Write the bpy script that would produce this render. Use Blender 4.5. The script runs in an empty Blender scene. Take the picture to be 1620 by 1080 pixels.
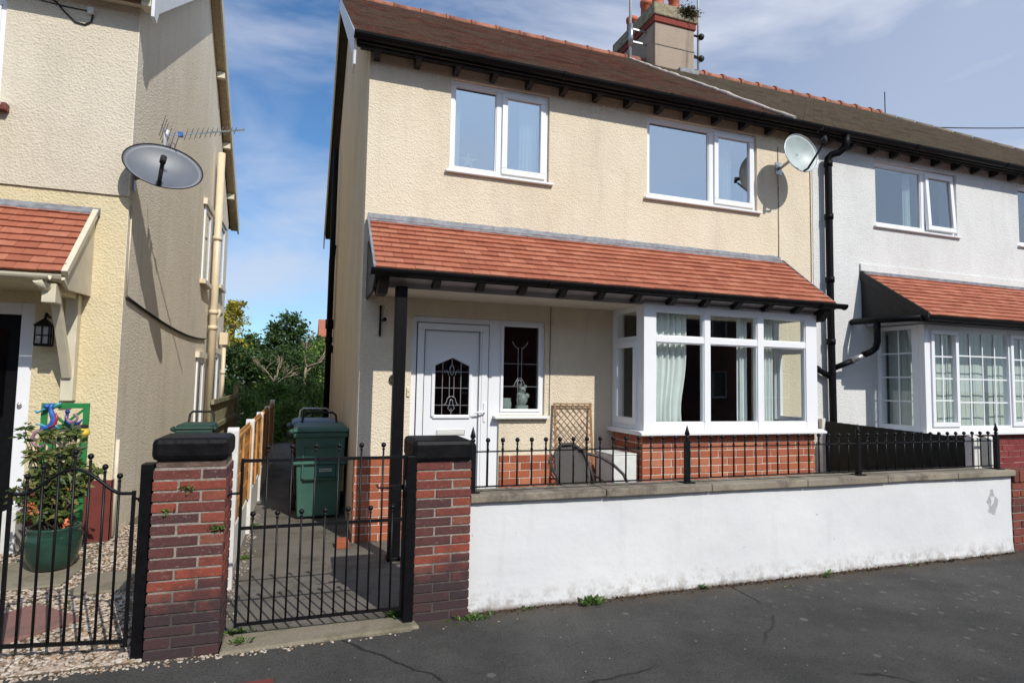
import bpy, math, random
from mathutils import Vector, Matrix
R = math.radians
S = bpy.context.scene
COL = S.collection
random.seed(7)

# ------------------------------------------------------------ camera, sky, sun, exposure
YAW, PITCH, ROLL = 0.33562, 0.06684, 0.01858
CAM = Vector((-0.5256, -5.9727, 1.55))
fw = Vector((math.sin(YAW)*math.cos(PITCH), math.cos(YAW)*math.cos(PITCH), math.sin(PITCH)))
rt0 = Vector((math.cos(YAW), -math.sin(YAW), 0)); up0 = rt0.cross(fw)
rt = math.cos(ROLL)*rt0 + math.sin(ROLL)*up0
up = -math.sin(ROLL)*rt0 + math.cos(ROLL)*up0
cd = bpy.data.cameras.new('camera'); cam = bpy.data.objects.new('camera', cd); COL.objects.link(cam)
m = Matrix((rt, up, -fw)).transposed().to_4x4(); m.translation = CAM
cam.matrix_world = m
cd.sensor_width = 36; cd.lens = 950/1620*36; cd.clip_start = .05; cd.clip_end = 3000
S.camera = cam
SUN = Vector((.33, -1.0, .92)).normalized()
elev = math.asin(SUN.z); azim = math.atan2(SUN.x, SUN.y)
w = bpy.data.worlds.new('World'); S.world = w; w.use_nodes = True
nt = w.node_tree; nt.nodes.clear()
def wn(t, **k):
    n = nt.nodes.new(t)
    for a, b in k.items(): setattr(n, a, b)
    return n
out = wn('ShaderNodeOutputWorld'); bg = wn('ShaderNodeBackground'); sky = wn('ShaderNodeTexSky')
sky.sky_type = 'NISHITA'; sky.sun_disc = False; sky.sun_elevation = elev; sky.sun_rotation = azim
sky.air_density = 1.0; sky.dust_density = .6; sky.ozone_density = 2.6
tc = wn('ShaderNodeTexCoord'); mp = wn('ShaderNodeMapping'); mp.inputs['Scale'].default_value = (1.3, 1.0, 3.4); mp.inputs['Rotation'].default_value = (0, R(18), R(25))
nz = wn('ShaderNodeTexNoise'); nz.inputs['Scale'].default_value = 1.9; nz.inputs['Detail'].default_value = 7; nz.inputs['Roughness'].default_value = .55; nz.inputs['Distortion'].default_value = .5
rp = wn('ShaderNodeValToRGB'); rp.color_ramp.elements[0].position = .45; rp.color_ramp.elements[1].position = .70
rp.color_ramp.elements[0].color = (0, 0, 0, 1); rp.color_ramp.elements[1].color = (1, 1, 1, 1)
# a thin veil of high cloud towards +X (the right of the photograph)
sx = wn('ShaderNodeSeparateXYZ'); mr = wn('ShaderNodeMapRange'); mr.inputs['From Min'].default_value = .22; mr.inputs['From Max'].default_value = .75; mr.inputs['To Max'].default_value = .58
add = wn('ShaderNodeMath', operation='ADD', use_clamp=True); mul = wn('ShaderNodeMath', operation='MULTIPLY'); mul.inputs[1].default_value = .72
mix = wn('ShaderNodeMix', data_type='RGBA'); mix.inputs['B'].default_value = (5.1, 5.5, 6.5, 1)
L = nt.links.new
L(tc.outputs['Generated'], mp.inputs[0]); L(mp.outputs[0], nz.inputs['Vector']); L(nz.outputs['Fac'], rp.inputs[0])
L(tc.outputs['Generated'], sx.inputs[0]); L(sx.outputs['X'], mr.inputs['Value'])
L(rp.outputs[0], mul.inputs[0]); L(mul.outputs[0], add.inputs[0]); L(mr.outputs[0], add.inputs[1])
tint = wn('ShaderNodeMix', data_type='RGBA', blend_type='MULTIPLY'); tint.inputs['Factor'].default_value = 1; tint.inputs['B'].default_value = (.66, .93, 1.12, 1)
# brighter haze low on the sunny side of the sky, behind the camera
hz = wn('ShaderNodeMapRange'); hz.inputs['From Min'].default_value = -.1; hz.inputs['From Max'].default_value = -.9; hz.inputs['To Max'].default_value = .85
mix2 = wn('ShaderNodeMix', data_type='RGBA'); mix2.inputs['B'].default_value = (5.3, 6.4, 8.1, 1)
rp2 = wn('ShaderNodeMapRange'); rp2.inputs['From Min'].default_value = .35; rp2.inputs['From Max'].default_value = .65; rp2.inputs['To Min'].default_value = .62; L(nz.outputs['Fac'], rp2.inputs['Value'])
hm = wn('ShaderNodeMath', operation='MULTIPLY'); L(sx.outputs['Y'], hz.inputs['Value']); L(hz.outputs[0], hm.inputs[0]); L(rp2.outputs[0], hm.inputs[1]); L(hm.outputs[0], mix2.inputs['Factor'])
L(add.outputs[0], mix.inputs['Factor']); L(sky.outputs[0], tint.inputs['A']); L(tint.outputs['Result'], mix.inputs['A']); L(mix.outputs['Result'], mix2.inputs['A']); L(mix2.outputs['Result'], bg.inputs[0]); L(bg.outputs[0], out.inputs[0])
bg.inputs[1].default_value = .13
sl = bpy.data.lights.new('sun', 'SUN'); sl.energy = 4.0; sl.angle = R(.5); sl.color = (1, .955, .88)
so = bpy.data.objects.new('sun', sl); COL.objects.link(so); so.rotation_euler = SUN.to_track_quat('Z', 'Y').to_euler()
so.location = (3, -8, 12)
S.view_settings.view_transform = 'Standard'; S.view_settings.look = 'None'; S.view_settings.exposure = 0; S.view_settings.gamma = 1
S.render.engine = 'CYCLES'; S.cycles.max_bounces = 8; S.cycles.transparent_max_bounces = 24

# ------------------------------------------------------------ materials
class NT:
    def __init__(s, name):
        s.m = bpy.data.materials.new(name); s.m.use_nodes = True; s.t = s.m.node_tree; s.t.nodes.clear()
        s.out = s.n('ShaderNodeOutputMaterial'); s.b = s.n('ShaderNodeBsdfPrincipled'); s.l(s.b.outputs[0], s.out.inputs[0])
        s.co = s.n('ShaderNodeTexCoord').outputs['Object']
    def n(s, t, **k):
        x = s.t.nodes.new(t)
        for a, b in k.items(): setattr(x, a, b)
        return x
    def l(s, a, b): s.t.links.new(a, b)
    def mapping(s, scale=(1, 1, 1), rot=(0, 0, 0), loc=(0, 0, 0)):
        q = s.n('ShaderNodeMapping'); q.inputs['Scale'].default_value = scale; q.inputs['Rotation'].default_value = rot; q.inputs['Location'].default_value = loc
        s.l(s.co, q.inputs[0]); return q.outputs[0]
    def noise(s, scale, detail=4, rough=.55, vec=None, dist=0):
        q = s.n('ShaderNodeTexNoise'); q.inputs['Scale'].default_value = scale; q.inputs['Detail'].default_value = detail; q.inputs['Roughness'].default_value = rough; q.inputs['Distortion'].default_value = dist
        s.l(vec or s.co, q.inputs['Vector']); return q.outputs['Fac']
    def voro(s, scale, feature='F1', vec=None, outp='Distance', rand=1):
        q = s.n('ShaderNodeTexVoronoi', feature=feature); q.inputs['Scale'].default_value = scale; q.inputs['Randomness'].default_value = rand
        s.l(vec or s.co, q.inputs['Vector']); return q.outputs[outp]
    def ramp(s, fac, stops):
        q = s.n('ShaderNodeValToRGB'); e = q.color_ramp.elements
        while len(e) < len(stops): e.new(.5)
        for i, (p, c) in enumerate(stops):
            e[i].position = p; e[i].color = (*c, 1) if not isinstance(c, (int, float)) else (c, c, c, 1)
        s.l(fac, q.inputs[0]); return q.outputs[0]
    def rng(s, v, a, b, c=0, d=1):
        q = s.n('ShaderNodeMapRange'); 
        for i, x in zip(('From Min', 'From Max', 'To Min', 'To Max'), (a, b, c, d)): q.inputs[i].default_value = x
        s.l(v, q.inputs['Value']); return q.outputs[0]
    def math(s, op, a, b=None, clamp=False):
        q = s.n('ShaderNodeMath', operation=op, use_clamp=clamp)
        for i, x in enumerate((a, b)):
            if x is None: continue
            if isinstance(x, (int, float)): q.inputs[i].default_value = x
            else: s.l(x, q.inputs[i])
        return q.outputs[0]
    def mix(s, f, a, b, mode='MIX'):
        q = s.n('ShaderNodeMix', data_type='RGBA', blend_type=mode)
        for k, x in (('Factor', f), ('A', a), ('B', b)):
            if isinstance(x, tuple): q.inputs[k].default_value = (*x, 1)
            elif isinstance(x, (int, float)): q.inputs[k].default_value = x if k == 'Factor' else (x, x, x, 1)
            else: s.l(x, q.inputs[k])
        return q.outputs['Result']
    def island(s): return s.n('ShaderNodeNewGeometry').outputs['Random Per Island']
    def sep(s, ax, vec=None):
        q = s.n('ShaderNodeSeparateXYZ'); s.l(vec or s.co, q.inputs[0]); return q.outputs[ax]
    def color(s, c): 
        if isinstance(c, tuple): s.b.inputs['Base Color'].default_value = (*c, 1)
        else: s.l(c, s.b.inputs['Base Color'])
    def rough(s, r):
        if isinstance(r, (int, float)): s.b.inputs['Roughness'].default_value = r
        else: s.l(r, s.b.inputs['Roughness'])
    def bump(s, h, strength=.5, dist=.01):
        q = s.n('ShaderNodeBump'); q.inputs['Strength'].default_value = strength; q.inputs['Distance'].default_value = dist
        s.l(h, q.inputs['Height']); s.l(q.outputs[0], s.b.inputs['Normal'])

def simple(name, col, rough=.5, var=.12, vs=6, bump=0, bs=60, bd=.004, metal=0, spec=.5, isl=0):
    k = NT(name); c0 = tuple(x*(1-var) for x in col); c1 = tuple(min(1, x*(1+var)) for x in col)
    c = k.mix(k.rng(k.noise(vs, 5), .3, .7), c0, c1)
    if isl: c = k.mix(1, c, k.ramp(k.island(), [(0, 1-isl), (1, 1.0)]), 'MULTIPLY')
    k.color(c); k.rough(rough); k.b.inputs['Metallic'].default_value = metal; k.b.inputs['Specular IOR Level'].default_value = spec
    if bump: k.bump(k.noise(bs, 5), bump, bd)
    return k.m

def roughcast(name, col, col2, grain=55, stain=.12, strength=.9):
    """thrown render: coarse lumps, soft patches, faint vertical rain marks"""
    k = NT(name)
    patch = k.rng(k.noise(.9, 5, .6), .35, .68)
    c = k.mix(patch, col, col2)
    streak = k.noise(1.6, 6, .6, k.mapping((3.5, 3.5, .35)))
    c = k.mix(k.math('MULTIPLY', k.rng(streak, .52, .75), stain), c, tuple(x*.45 for x in col))
    fine = k.noise(grain*1.55, 4, .62)
    c = k.mix(k.rng(fine, .30, .46, .30, 0), c, tuple(x*.45 for x in col))
    k2 = k.noise(.55, 8, .7, k.mapping((2.2, 2.2, 1), loc=(3, 1, 2))); c = k.mix(k.rng(k2, .50, .72, 0, .28), c, tuple(x*.62 for x in col))
    # sparse pits where stones have dropped out
    pit = k.rng(k.voro(7), .02, .05, .35, 0); c = k.mix(pit, c, tuple(x*.55 for x in col))
    k.color(c); k.rough(.9); k.b.inputs['Specular IOR Level'].default_value = .2
    h = k.math('ADD', k.math('MULTIPLY', fine, 1.0), k.math('MULTIPLY', k.voro(grain*1.35), .8))
    h = k.math('ADD', h, k.math('MULTIPLY', k.noise(4, 3), .8))
    k.bump(h, strength*.8, .009)
    return k.m

M = {}
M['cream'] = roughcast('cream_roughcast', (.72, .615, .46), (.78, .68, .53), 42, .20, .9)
M['creamside'] = roughcast('deep_cream_roughcast', (.66, .54, .37), (.72, .60, .43), 42, .45, .7)  # a deeper cream with stronger streaks, for gable and back walls
M['grey_cream'] = roughcast('stone_coloured_roughcast', (.63, .56, .44), (.69, .615, .49), 38, .12, 1)
M['lifted_side'] = roughcast('sun_lifted_roughcast', (.80, .72, .58), (.86, .78, .64), 38, .25, .8)  # the front's beige, lightened to make up for thin grazing sun
M['yellow'] = roughcast('yellow_roughcast', (.68, .57, .355), (.73, .63, .42), 36, .1, 1)
M['whitecast'] = roughcast('white_roughcast', (.67, .67, .655), (.75, .75, .735), 50, .12, .9)
M['cream'].name = 'cream_roughcast'
M['interior'] = simple('shade_toned_plaster', (.16, .15, .14), .9)  # room gloom is put into the plaster colour, and the carpet's
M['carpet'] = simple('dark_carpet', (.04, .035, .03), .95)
M['pvc'] = simple('white_pvc', (.82, .83, .85), .28, .015, 3)
M['cill'] = simple('white_cill', (.78, .78, .79), .4, .04, 5)
M['black'] = simple('black_gloss_paint', (.006, .006, .007), .45, .3, 25, .25, 40, .003, spec=.12)
M['iron'] = simple('black_painted_iron', (.006, .006, .007), .42, .4, 60, .3, 120, .002, spec=.25)
M['blackwood'] = simple('black_timber', (.011, .010, .010), .6, .5, 14, .4, 50, .004)
M['darkwood'] = simple('dark_brown_timber', (.03, .022, .016), .6, .4, 10, .3, 50, .004)
M['fascia'] = simple('shaded_white_fascia', (.42, .39, .40), .6, .15, 6)  # the grey carries the shade on a white board
M['soffit'] = simple('cream_painted_soffit', (.70, .64, .52), .7, .06, 3)
M['white_paint'] = simple('white_painted_timber', (.74, .75, .76), .45, .06, 8, .15, 30)
M['cream_paint'] = simple('cream_painted_timber', (.64, .58, .44), .5, .1, 8, .15, 30)
M['magnolia'] = simple('magnolia_pipe', (.72, .60, .42), .4, .06, 8)
M['lead'] = simple('lead_flashing', (.20, .21, .23), .6, .35, 14, .6, 18, .01)
M['mortar'] = simple('lime_mortar', (.235, .20, .17), .95, .4, 22, 1, 50, .012)
M['mortar_dark'] = simple('soot_stained_mortar', (.13, .085, .065), .95, .4, 12, 1, 50, .01)
M['mortar_pale'] = simple('pale_mortar', (.58, .50, .42), .95, .15, 30, .8, 60, .006)
M['concrete_post'] = simple('white_concrete', (.66, .64, .60), .85, .15, 9, .5, 70, .004)
M['orange_wood'] = simple('orange_stained_boards', (.52, .25, .07), .7, .3, 7, .5, 60, .004)
M['oldwood'] = simple('mossy_grey_boards', (.22, .21, .12), .9, .35, 9, .6, 50, .006)
M['greenblack'] = simple('dark_green_stained_boards', (.010, .013, .009), .8, .5, 12, .5, 50, .004, isl=.5)
M['binblue'] = simple('blue_plastic', (.11, .17, .27), .45, .15, 6)
M['rubber'] = simple('rubber', (.015, .015, .015), .8)
M['steel'] = simple('galvanised_steel', (.45, .46, .47), .35, .15, 30, metal=.8)
M['galv'] = simple('white_pole', (.62, .63, .64), .4, .12, 30)
M['terracotta'] = simple('terracotta', (.50, .13, .06), .7, .25, 9, .3, 40)
M['ceramic'] = simple('white_ceramic', (.75, .80, .78), .25, .05, 8)
M['stone'] = simple('mossy_stone', (.27, .23, .15), .95, .4, 14, .9, 40, .01)
M['willow'] = simple('willow_sticks', (.27, .155, .08), .7, .35, 18, .4, 80)
M['wicker'] = simple('brown_grey_wicker', (.10, .09, .08), .7, .35, 60, .8, 160, .004)
def weave():
    k = NT('woven_rattan'); wv = k.n('ShaderNodeTexWave', bands_direction='X'); wv.inputs['Scale'].default_value = 22; wv.inputs['Distortion'].default_value = 1.2; k.l(k.co, wv.inputs['Vector'])
    w2 = k.n('ShaderNodeTexWave', bands_direction='Z'); w2.inputs['Scale'].default_value = 30; w2.inputs['Distortion'].default_value = .8; k.l(k.co, w2.inputs['Vector'])
    h = k.math('MULTIPLY', wv.outputs['Fac'], w2.outputs['Fac']); k.color(k.mix(h, (.055, .05, .046), (.19, .175, .155))); k.rough(.75); k.bump(h, .8, .006); return k.m
M['weave'] = weave()
M['frame_dark'] = simple('dark_brown_cane', (.045, .038, .033), .6, .3, 20)
M['pink'] = simple('pink_patterned_cloth', (.62, .06, .28), .85, .7, 22)
M['curtain'] = simple('pale_green_curtain', (.76, .80, .775), .85, .05, 6, .2, 90, .002)
M['net'] = simple('pale_blinds', (.48, .53, .49), .85, .04, 6)
M['straw'] = simple('straw', (.55, .45, .30), .8)
M['green_paint'] = simple('bright_green_paint', (.02, .20, .055), .45, .12, 12)
M['brown_paint'] = simple('red_brown_paint', (.16, .035, .028), .55, .15, 7, .3, 30)
M['brass'] = simple('chrome', (.7, .7, .7), .25, metal=.9)
M['soil'] = simple('soil', (.05, .035, .02), .95, .5, 20, 1, 40, .02)
M['ridge'] = simple('orange_ridge_tile', (.36, .14, .085), .85, .35, 9, .4, 40, isl=.35)
M['lamp_glass'] = simple('frosted_lamp_glass', (.45, .45, .42), .3)
M['plastic_white'] = simple('off_white_plastic', (.66, .66, .62), .45, .1, 9)
M['grass'] = simple('weed_green', (.13, .22, .04), .7, .35, 40, isl=.5)
M['bark'] = simple('pale_bark', (.30, .24, .17), .9, .3, 12, .8, 30, .02)
M['darkbark'] = simple('dark_bark', (.06, .045, .03), .95, .3, 12, .8, 30, .02)
for n_, c_ in (('blue', (.03, .12, .42)), ('red', (.45, .03, .04)), ('mauve', (.28, .15, .22)), ('cyan', (.10, .36, .50)), ('yellowp', (.75, .52, .06)), ('buff', (.45, .33, .18)), ('darkblue', (.01, .03, .18))):
    M[n_] = simple('paint_'+n_, c_, .4, .3, 30)

def leafmat(name, dark, light, extra=None):
    k = NT(name); st = [(0, dark), (.6, light)] + ([(1, extra)] if extra else [(1, tuple(x*1.3 for x in light))])
    c = k.ramp(k.island(), st); c = k.mix(k.rng(k.noise(1.2, 2), .35, .65), k.mix(1, c, .62, 'MULTIPLY'), c)
    k.color(c); k.rough(.55)
    tr = k.n('ShaderNodeBsdfTranslucent'); k.l(c, tr.inputs[0]); ms = k.n('ShaderNodeMixShader'); ms.inputs[0].default_value = .28
    k.l(k.b.outputs[0], ms.inputs[1]); k.l(tr.outputs[0], ms.inputs[2]); k.l(ms.outputs[0], k.out.inputs[0]); return k.m
M['leaf_dark'] = leafmat('dark_green_leaves', (.018, .048, .012), (.075, .14, .03))
M['leaf_mid'] = leafmat('mid_green_leaves', (.06, .13, .022), (.21, .33, .06))
M['leaf_yellow'] = leafmat('golden_leaves', (.22, .20, .02), (.55, .46, .05))
M['leaf_shrub'] = leafmat('rhododendron_leaves', (.03, .07, .018), (.16, .22, .05), (.36, .28, .10))
M['leaf_weed'] = leafmat('weed_leaves', (.05, .10, .02), (.15, .25, .055))

def glass(name, ior, tint=(.95, .97, .965)):
    k = NT(name); lw = k.n('ShaderNodeLayerWeight'); lw.inputs[0].default_value = .5
    fac = k.math('ADD', k.math('MULTIPLY', k.math('POWER', lw.outputs['Facing'], 5.0), 1-ior), ior)
    g = k.n('ShaderNodeBsdfGlossy'); g.inputs['Roughness'].default_value = .0; g.inputs['Color'].default_value = (.95, .97, 1, 1)
    t = k.n('ShaderNodeBsdfTransparent'); t.inputs[0].default_value = (*tint, 1)
    ms = k.n('ShaderNodeMixShader'); k.l(fac, ms.inputs[0]); k.l(t.outputs[0], ms.inputs[1]); k.l(g.outputs[0], ms.inputs[2])
    q = k.n('ShaderNodeBump'); q.inputs['Strength'].default_value = .05; q.inputs['Distance'].default_value = .02
    k.l(k.noise(1.3, 1), q.inputs['Height']); k.l(q.outputs[0], g.inputs['Normal'])
    k.l(ms.outputs[0], k.out.inputs[0]); return k.m
M['glass'] = glass('window_glass', .045)
M['glass_up'] = glass('coated_window_glass', .42, (.8, .85, .85))
M['glass_mid'] = glass('toned_window_glass', .20, (.8, .85, .85))
M['glass_dark'] = glass('leaded_glass', .05, (.72, .76, .75))

def tilemat(name, c0, c1, c2, moss=None, lich=0, isl=True):
    k = NT(name)
    c = k.ramp(k.island(), [(0, c0), (.5, c1), (1, c2)])
    c = k.mix(k.rng(k.noise(9, 6, .65), .35, .75, 0, .45), c, tuple(x*.55 for x in c0))
    if moss: c = k.mix(k.rng(k.noise(1.4, 6, .65), .42, .62, 0, .8), c, moss)
    if lich: c = k.mix(k.rng(k.noise(17, 5, .75), .64, .70, 0, lich), c, (.45, .43, .33))
    k.color(c); k.rough(.85); k.b.inputs['Specular IOR Level'].default_value = .25; k.bump(k.noise(70, 5, .6), .5, .004); return k.m
M['tile_red'] = tilemat('orange_red_tiles', (.34, .11, .065), (.42, .145, .085), (.46, .18, .11), None, .5)
M['tile_brown'] = tilemat('brown_weathered_tiles', (.13, .065, .048), (.20, .095, .068), (.26, .135, .095), (.17, .135, .105), .6)
M['tile_grey'] = tilemat('grey_brown_weathered_tiles', (.15, .115, .085), (.21, .165, .12), (.26, .21, .16), (.20, .175, .135), .6)

def brickmat(name, stops, stain=None, mott=.4):
    k = NT(name)
    c = k.ramp(k.island(), stops)
    c = k.mix(k.rng(k.noise(22, 6, .65), .35, .7, 0, mott), c, k.mix(1, c, .42, 'MULTIPLY'))
    c = k.mix(k.rng(k.noise(45, 5, .7), .58, .68, 0, .45), c, (.33, .27, .23))
    if stain:
        z = k.math('ADD', k.sep('Z'), k.rng(k.noise(5, 4), .3, .7, -.16, .16))
        c = k.mix(k.rng(z, stain-.12, stain+.14, .85, 0), c, (.036, .029, .033))
    k.color(c); k.rough(.85); k.b.inputs['Specular IOR Level'].default_value = .3; k.bump(k.noise(85, 5, .65), .8, .005); return k.m
M['brick_old'] = brickmat('old_red_and_purple_bricks', [(0, (.085, .042, .042)), (.25, (.125, .046, .042)), (.5, (.20, .055, .042)), (.8, (.29, .068, .042)), (1, (.24, .085, .058))], .33, .55)
def mortar_foot():
    k = NT('mortar_blackened_at_the_foot'); c = k.mix(k.rng(k.noise(22, 5), .3, .7), (.24, .205, .17), (.40, .35, .30))
    z = k.math('ADD', k.sep('Z'), k.rng(k.noise(5, 4), .3, .7, -.16, .16)); c = k.mix(k.rng(z, .22, .46, .85, 0), c, (.04, .034, .034))
    k.color(c); k.rough(.95); k.bump(k.noise(50, 5, .7), 1, .012); return k.m
M['mortar_foot'] = mortar_foot()
M['brick_old2'] = brickmat('garden_wall_bricks', [(0, (.085, .035, .035)), (.5, (.20, .055, .04)), (1, (.28, .075, .045))])
M['brick_red'] = brickmat('painted_red_bricks', [(0, (.32, .085, .042)), (.6, (.42, .12, .058)), (1, (.50, .19, .10))], None, .25)
M['brick_maroon'] = brickmat('maroon_painted_bricks', [(0, (.20, .035, .035)), (1, (.25, .05, .045))], None, .15)

def asphalt():
    k = NT('asphalt')
    c = k.mix(k.rng(k.noise(1.3, 8, .72), .38, .62), (.050, .048, .044), (.092, .087, .079))
    c = k.mix(k.rng(k.noise(85, 4, .8), .54, .68, 0, .75), c, (.15, .142, .128))
    c = k.mix(k.rng(k.noise(70, 3, .7), .34, .46, .75, 0), c, (.02, .02, .021))
    # trodden gum and lichen spots
    v = k.voro(3.1); big = k.rng(k.noise(.9, 2), .34, .44)
    c = k.mix(k.math('MULTIPLY', k.rng(v, .07, .10, .8, 0), big), c, (.16, .155, .14))
    v2 = k.voro(7.3); c = k.mix(k.math('MULTIPLY', k.rng(v2, .12, .19, .75, 0), k.rng(k.sep('X'), 2.2, 3.6)), c, (.145, .14, .125))
    v3 = k.voro(11, vec=k.mapping(loc=(1.3, 7, 0))); c = k.mix(k.rng(v3, .04, .065, .9, 0), c, (.42, .39, .33))
    wx = k.sep('Y'); ed = k.math('MULTIPLY', k.rng(k.math('ADD', wx, k.rng(k.noise(7, 5, .7), .3, .7, -.06, .06)), 2.50, 2.66), k.rng(k.noise(30, 4, .7), .38, .56))
    c = k.mix(k.math('MULTIPLY', ed, .8), c, (.105, .07, .042))
    # long meandering cracks

    wob = k.n('ShaderNodeVectorMath', operation='ADD'); nv = k.n('ShaderNodeTexNoise'); nv.inputs['Scale'].default_value = 3; nv.inputs['Detail'].default_value = 5
    k.l(k.co, nv.inputs['Vector']); sc = k.n('ShaderNodeVectorMath', operation='SCALE'); sc.inputs['Scale'].default_value = .14; k.l(nv.outputs['Color'], sc.inputs[0])
    k.l(k.co, wob.inputs[0]); k.l(sc.outputs[0], wob.inputs[1])
    cr = k.voro(.38, 'DISTANCE_TO_EDGE', wob.outputs[0])
    c = k.mix(k.math('MULTIPLY', k.rng(cr, .0015, .0045, .85, 0), k.rng(k.noise(1.3, 2), .42, .5)), c, (.012, .012, .012))
    k.color(c); k.rough(.85); k.b.inputs['Specular IOR Level'].default_value = .3
    k.bump(k.math('ADD', k.noise(230, 4, .7), k.math('MULTIPLY', k.noise(60, 3), 1.0)), 1, .008); return k.m
M['asphalt'] = asphalt()
def conc(name, a, b, moss):
    k = NT(name); c = k.mix(k.rng(k.noise(1.6, 7, .65), .35, .65), a, b)
    c = k.mix(k.rng(k.noise(90, 3, .6), .55, .75, 0, .5), c, tuple(x*1.9 for x in b))
    c = k.mix(k.rng(k.noise(3.4, 7, .72), .50, .64, 0, .75), c, moss)
    k.color(c); k.rough(.9); k.bump(k.noise(110, 6, .65), .7, .006); return k.m
M['path'] = conc('dark_concrete', (.11, .097, .082), (.16, .143, .12), (.060, .056, .035))
M['slab'] = conc('old_stone_slab', (.20, .17, .12), (.26, .225, .165), (.12, .11, .06))
M['coping'] = conc('sandstone_coping', (.20, .168, .13), (.31, .27, .205), (.075, .055, .045))
M['pink_slab'] = conc('pink_paving', (.21, .10, .085), (.26, .135, .11), (.12, .08, .06))
M['earth'] = conc('earth', (.10, .075, .045), (.15, .11, .07), (.05, .07, .02))
def wallpaint():
    k = NT('white_masonry_paint')
    c = k.mix(k.rng(k.noise(1.2, 5), .35, .65), (.66, .665, .675), (.72, .72, .72))
    z = k.sep('Z'); n1 = k.noise(6, 7, .7)
    d = k.math('MULTIPLY', k.rng(z, .0, .16, 1, 0), k.rng(k.noise(11, 8, .78), .46, .60))
    c = k.mix(k.math('MULTIPLY', d, .7), c, (.20, .16, .115))
    fl = k.math('MULTIPLY', k.rng(k.noise(30, 4, .7), .60, .66), k.rng(z, .0, .30, 1, 0)); c = k.mix(k.math('MULTIPLY', fl, .5), c, (.30, .27, .23))
    d2 = k.math('MULTIPLY', k.rng(z, .0, .035, 1, 0), k.rng(n1, .34, .5)); c = k.mix(d2, c, (.10, .065, .04))
    # chips: small grey flecks, more of them near the right-hand end and under the coping
    ch = k.math('MULTIPLY', k.rng(k.noise(17, 3, .6), .69, .71), k.rng(k.noise(1.4, 2, .5, k.mapping(loc=(3, 0, 1))), .50, .62))
    c = k.mix(k.math('MULTIPLY', ch, .8), c, (.36, .34, .33))
    x = k.sep('X'); dx = k.math('MULTIPLY', k.math('ABSOLUTE', k.math('SUBTRACT', x, 5.19)), 9.0); dz = k.math('MULTIPLY', k.math('ABSOLUTE', k.math('SUBTRACT', z, .47)), 5.5)
    r2 = k.math('ADD', k.math('ADD', k.math('MULTIPLY', dx, dx), k.math('MULTIPLY', dz, dz)), k.rng(k.noise(14, 4), .3, .7, -.5, .7))
    c = k.mix(k.rng(r2, .36, .42, .9, 0), c, (.36, .36, .36))
    st = k.noise(2.4, 6, .6, k.mapping((3, 3, .4))); c = k.mix(k.rng(st, .58, .8, 0, .22), c, (.45, .42, .38))
    k.color(c); k.rough(.6)
    h = k.math('ADD', k.math('MULTIPLY', k.noise(3.5, 3), 1.8), k.math('MULTIPLY', k.noise(38, 5, .6), .22)); k.bump(h, .42, .012); return k.m
M['wallpaint'] = wallpaint()
def pebm():
    k = NT('flint_gravel'); c = k.ramp(k.island(), [(0, (.16, .11, .075)), (.2, (.34, .25, .18)), (.5, (.48, .40, .32)), (.8, (.60, .54, .46)), (.93, (.42, .23, .09)), (1, (.25, .24, .24))])
    k.color(k.mix(k.rng(k.noise(60, 3), .3, .7, 0, .35), c, (.3, .25, .2))); k.rough(.75); return k.m
M['pebble'] = pebm()
def binm():
    k = NT('green_bin_plastic'); c = k.mix(k.rng(k.noise(3, 6, .6), .35, .7), (.034, .10, .078), (.054, .142, .112))
    c = k.mix(k.rng(k.noise(14, 4, .7), .66, .72, 0, .5), c, (.15, .28, .23)); k.color(c); k.rough(.5); return k.m
M['bingreen'] = binm(); M['bindark'] = simple('shaded_green_bin_plastic', (.018, .055, .042), .5, .2, 6)  # dark green deepened further for the shade the bin stands in
def dishmesh(name, col):
    k = NT(name); c = k.mix(k.rng(k.noise(5, 5), .3, .7), col, tuple(x*1.35 for x in col)); k.color(c); k.rough(.45); return k.m
M['dish_dark'] = dishmesh('dark_grey_dish', (.10, .11, .13)); M['dish_light'] = dishmesh('pale_grey_dish', (.33, .38, .37))
M['pot'] = simple('green_glazed_pot', (.018, .05, .035), .12, .3, 6)
M['capblack'] = simple('black_cap_paint', (.006, .006, .007), .5, .5, 9, .5, 30, .008, spec=.13)

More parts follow.
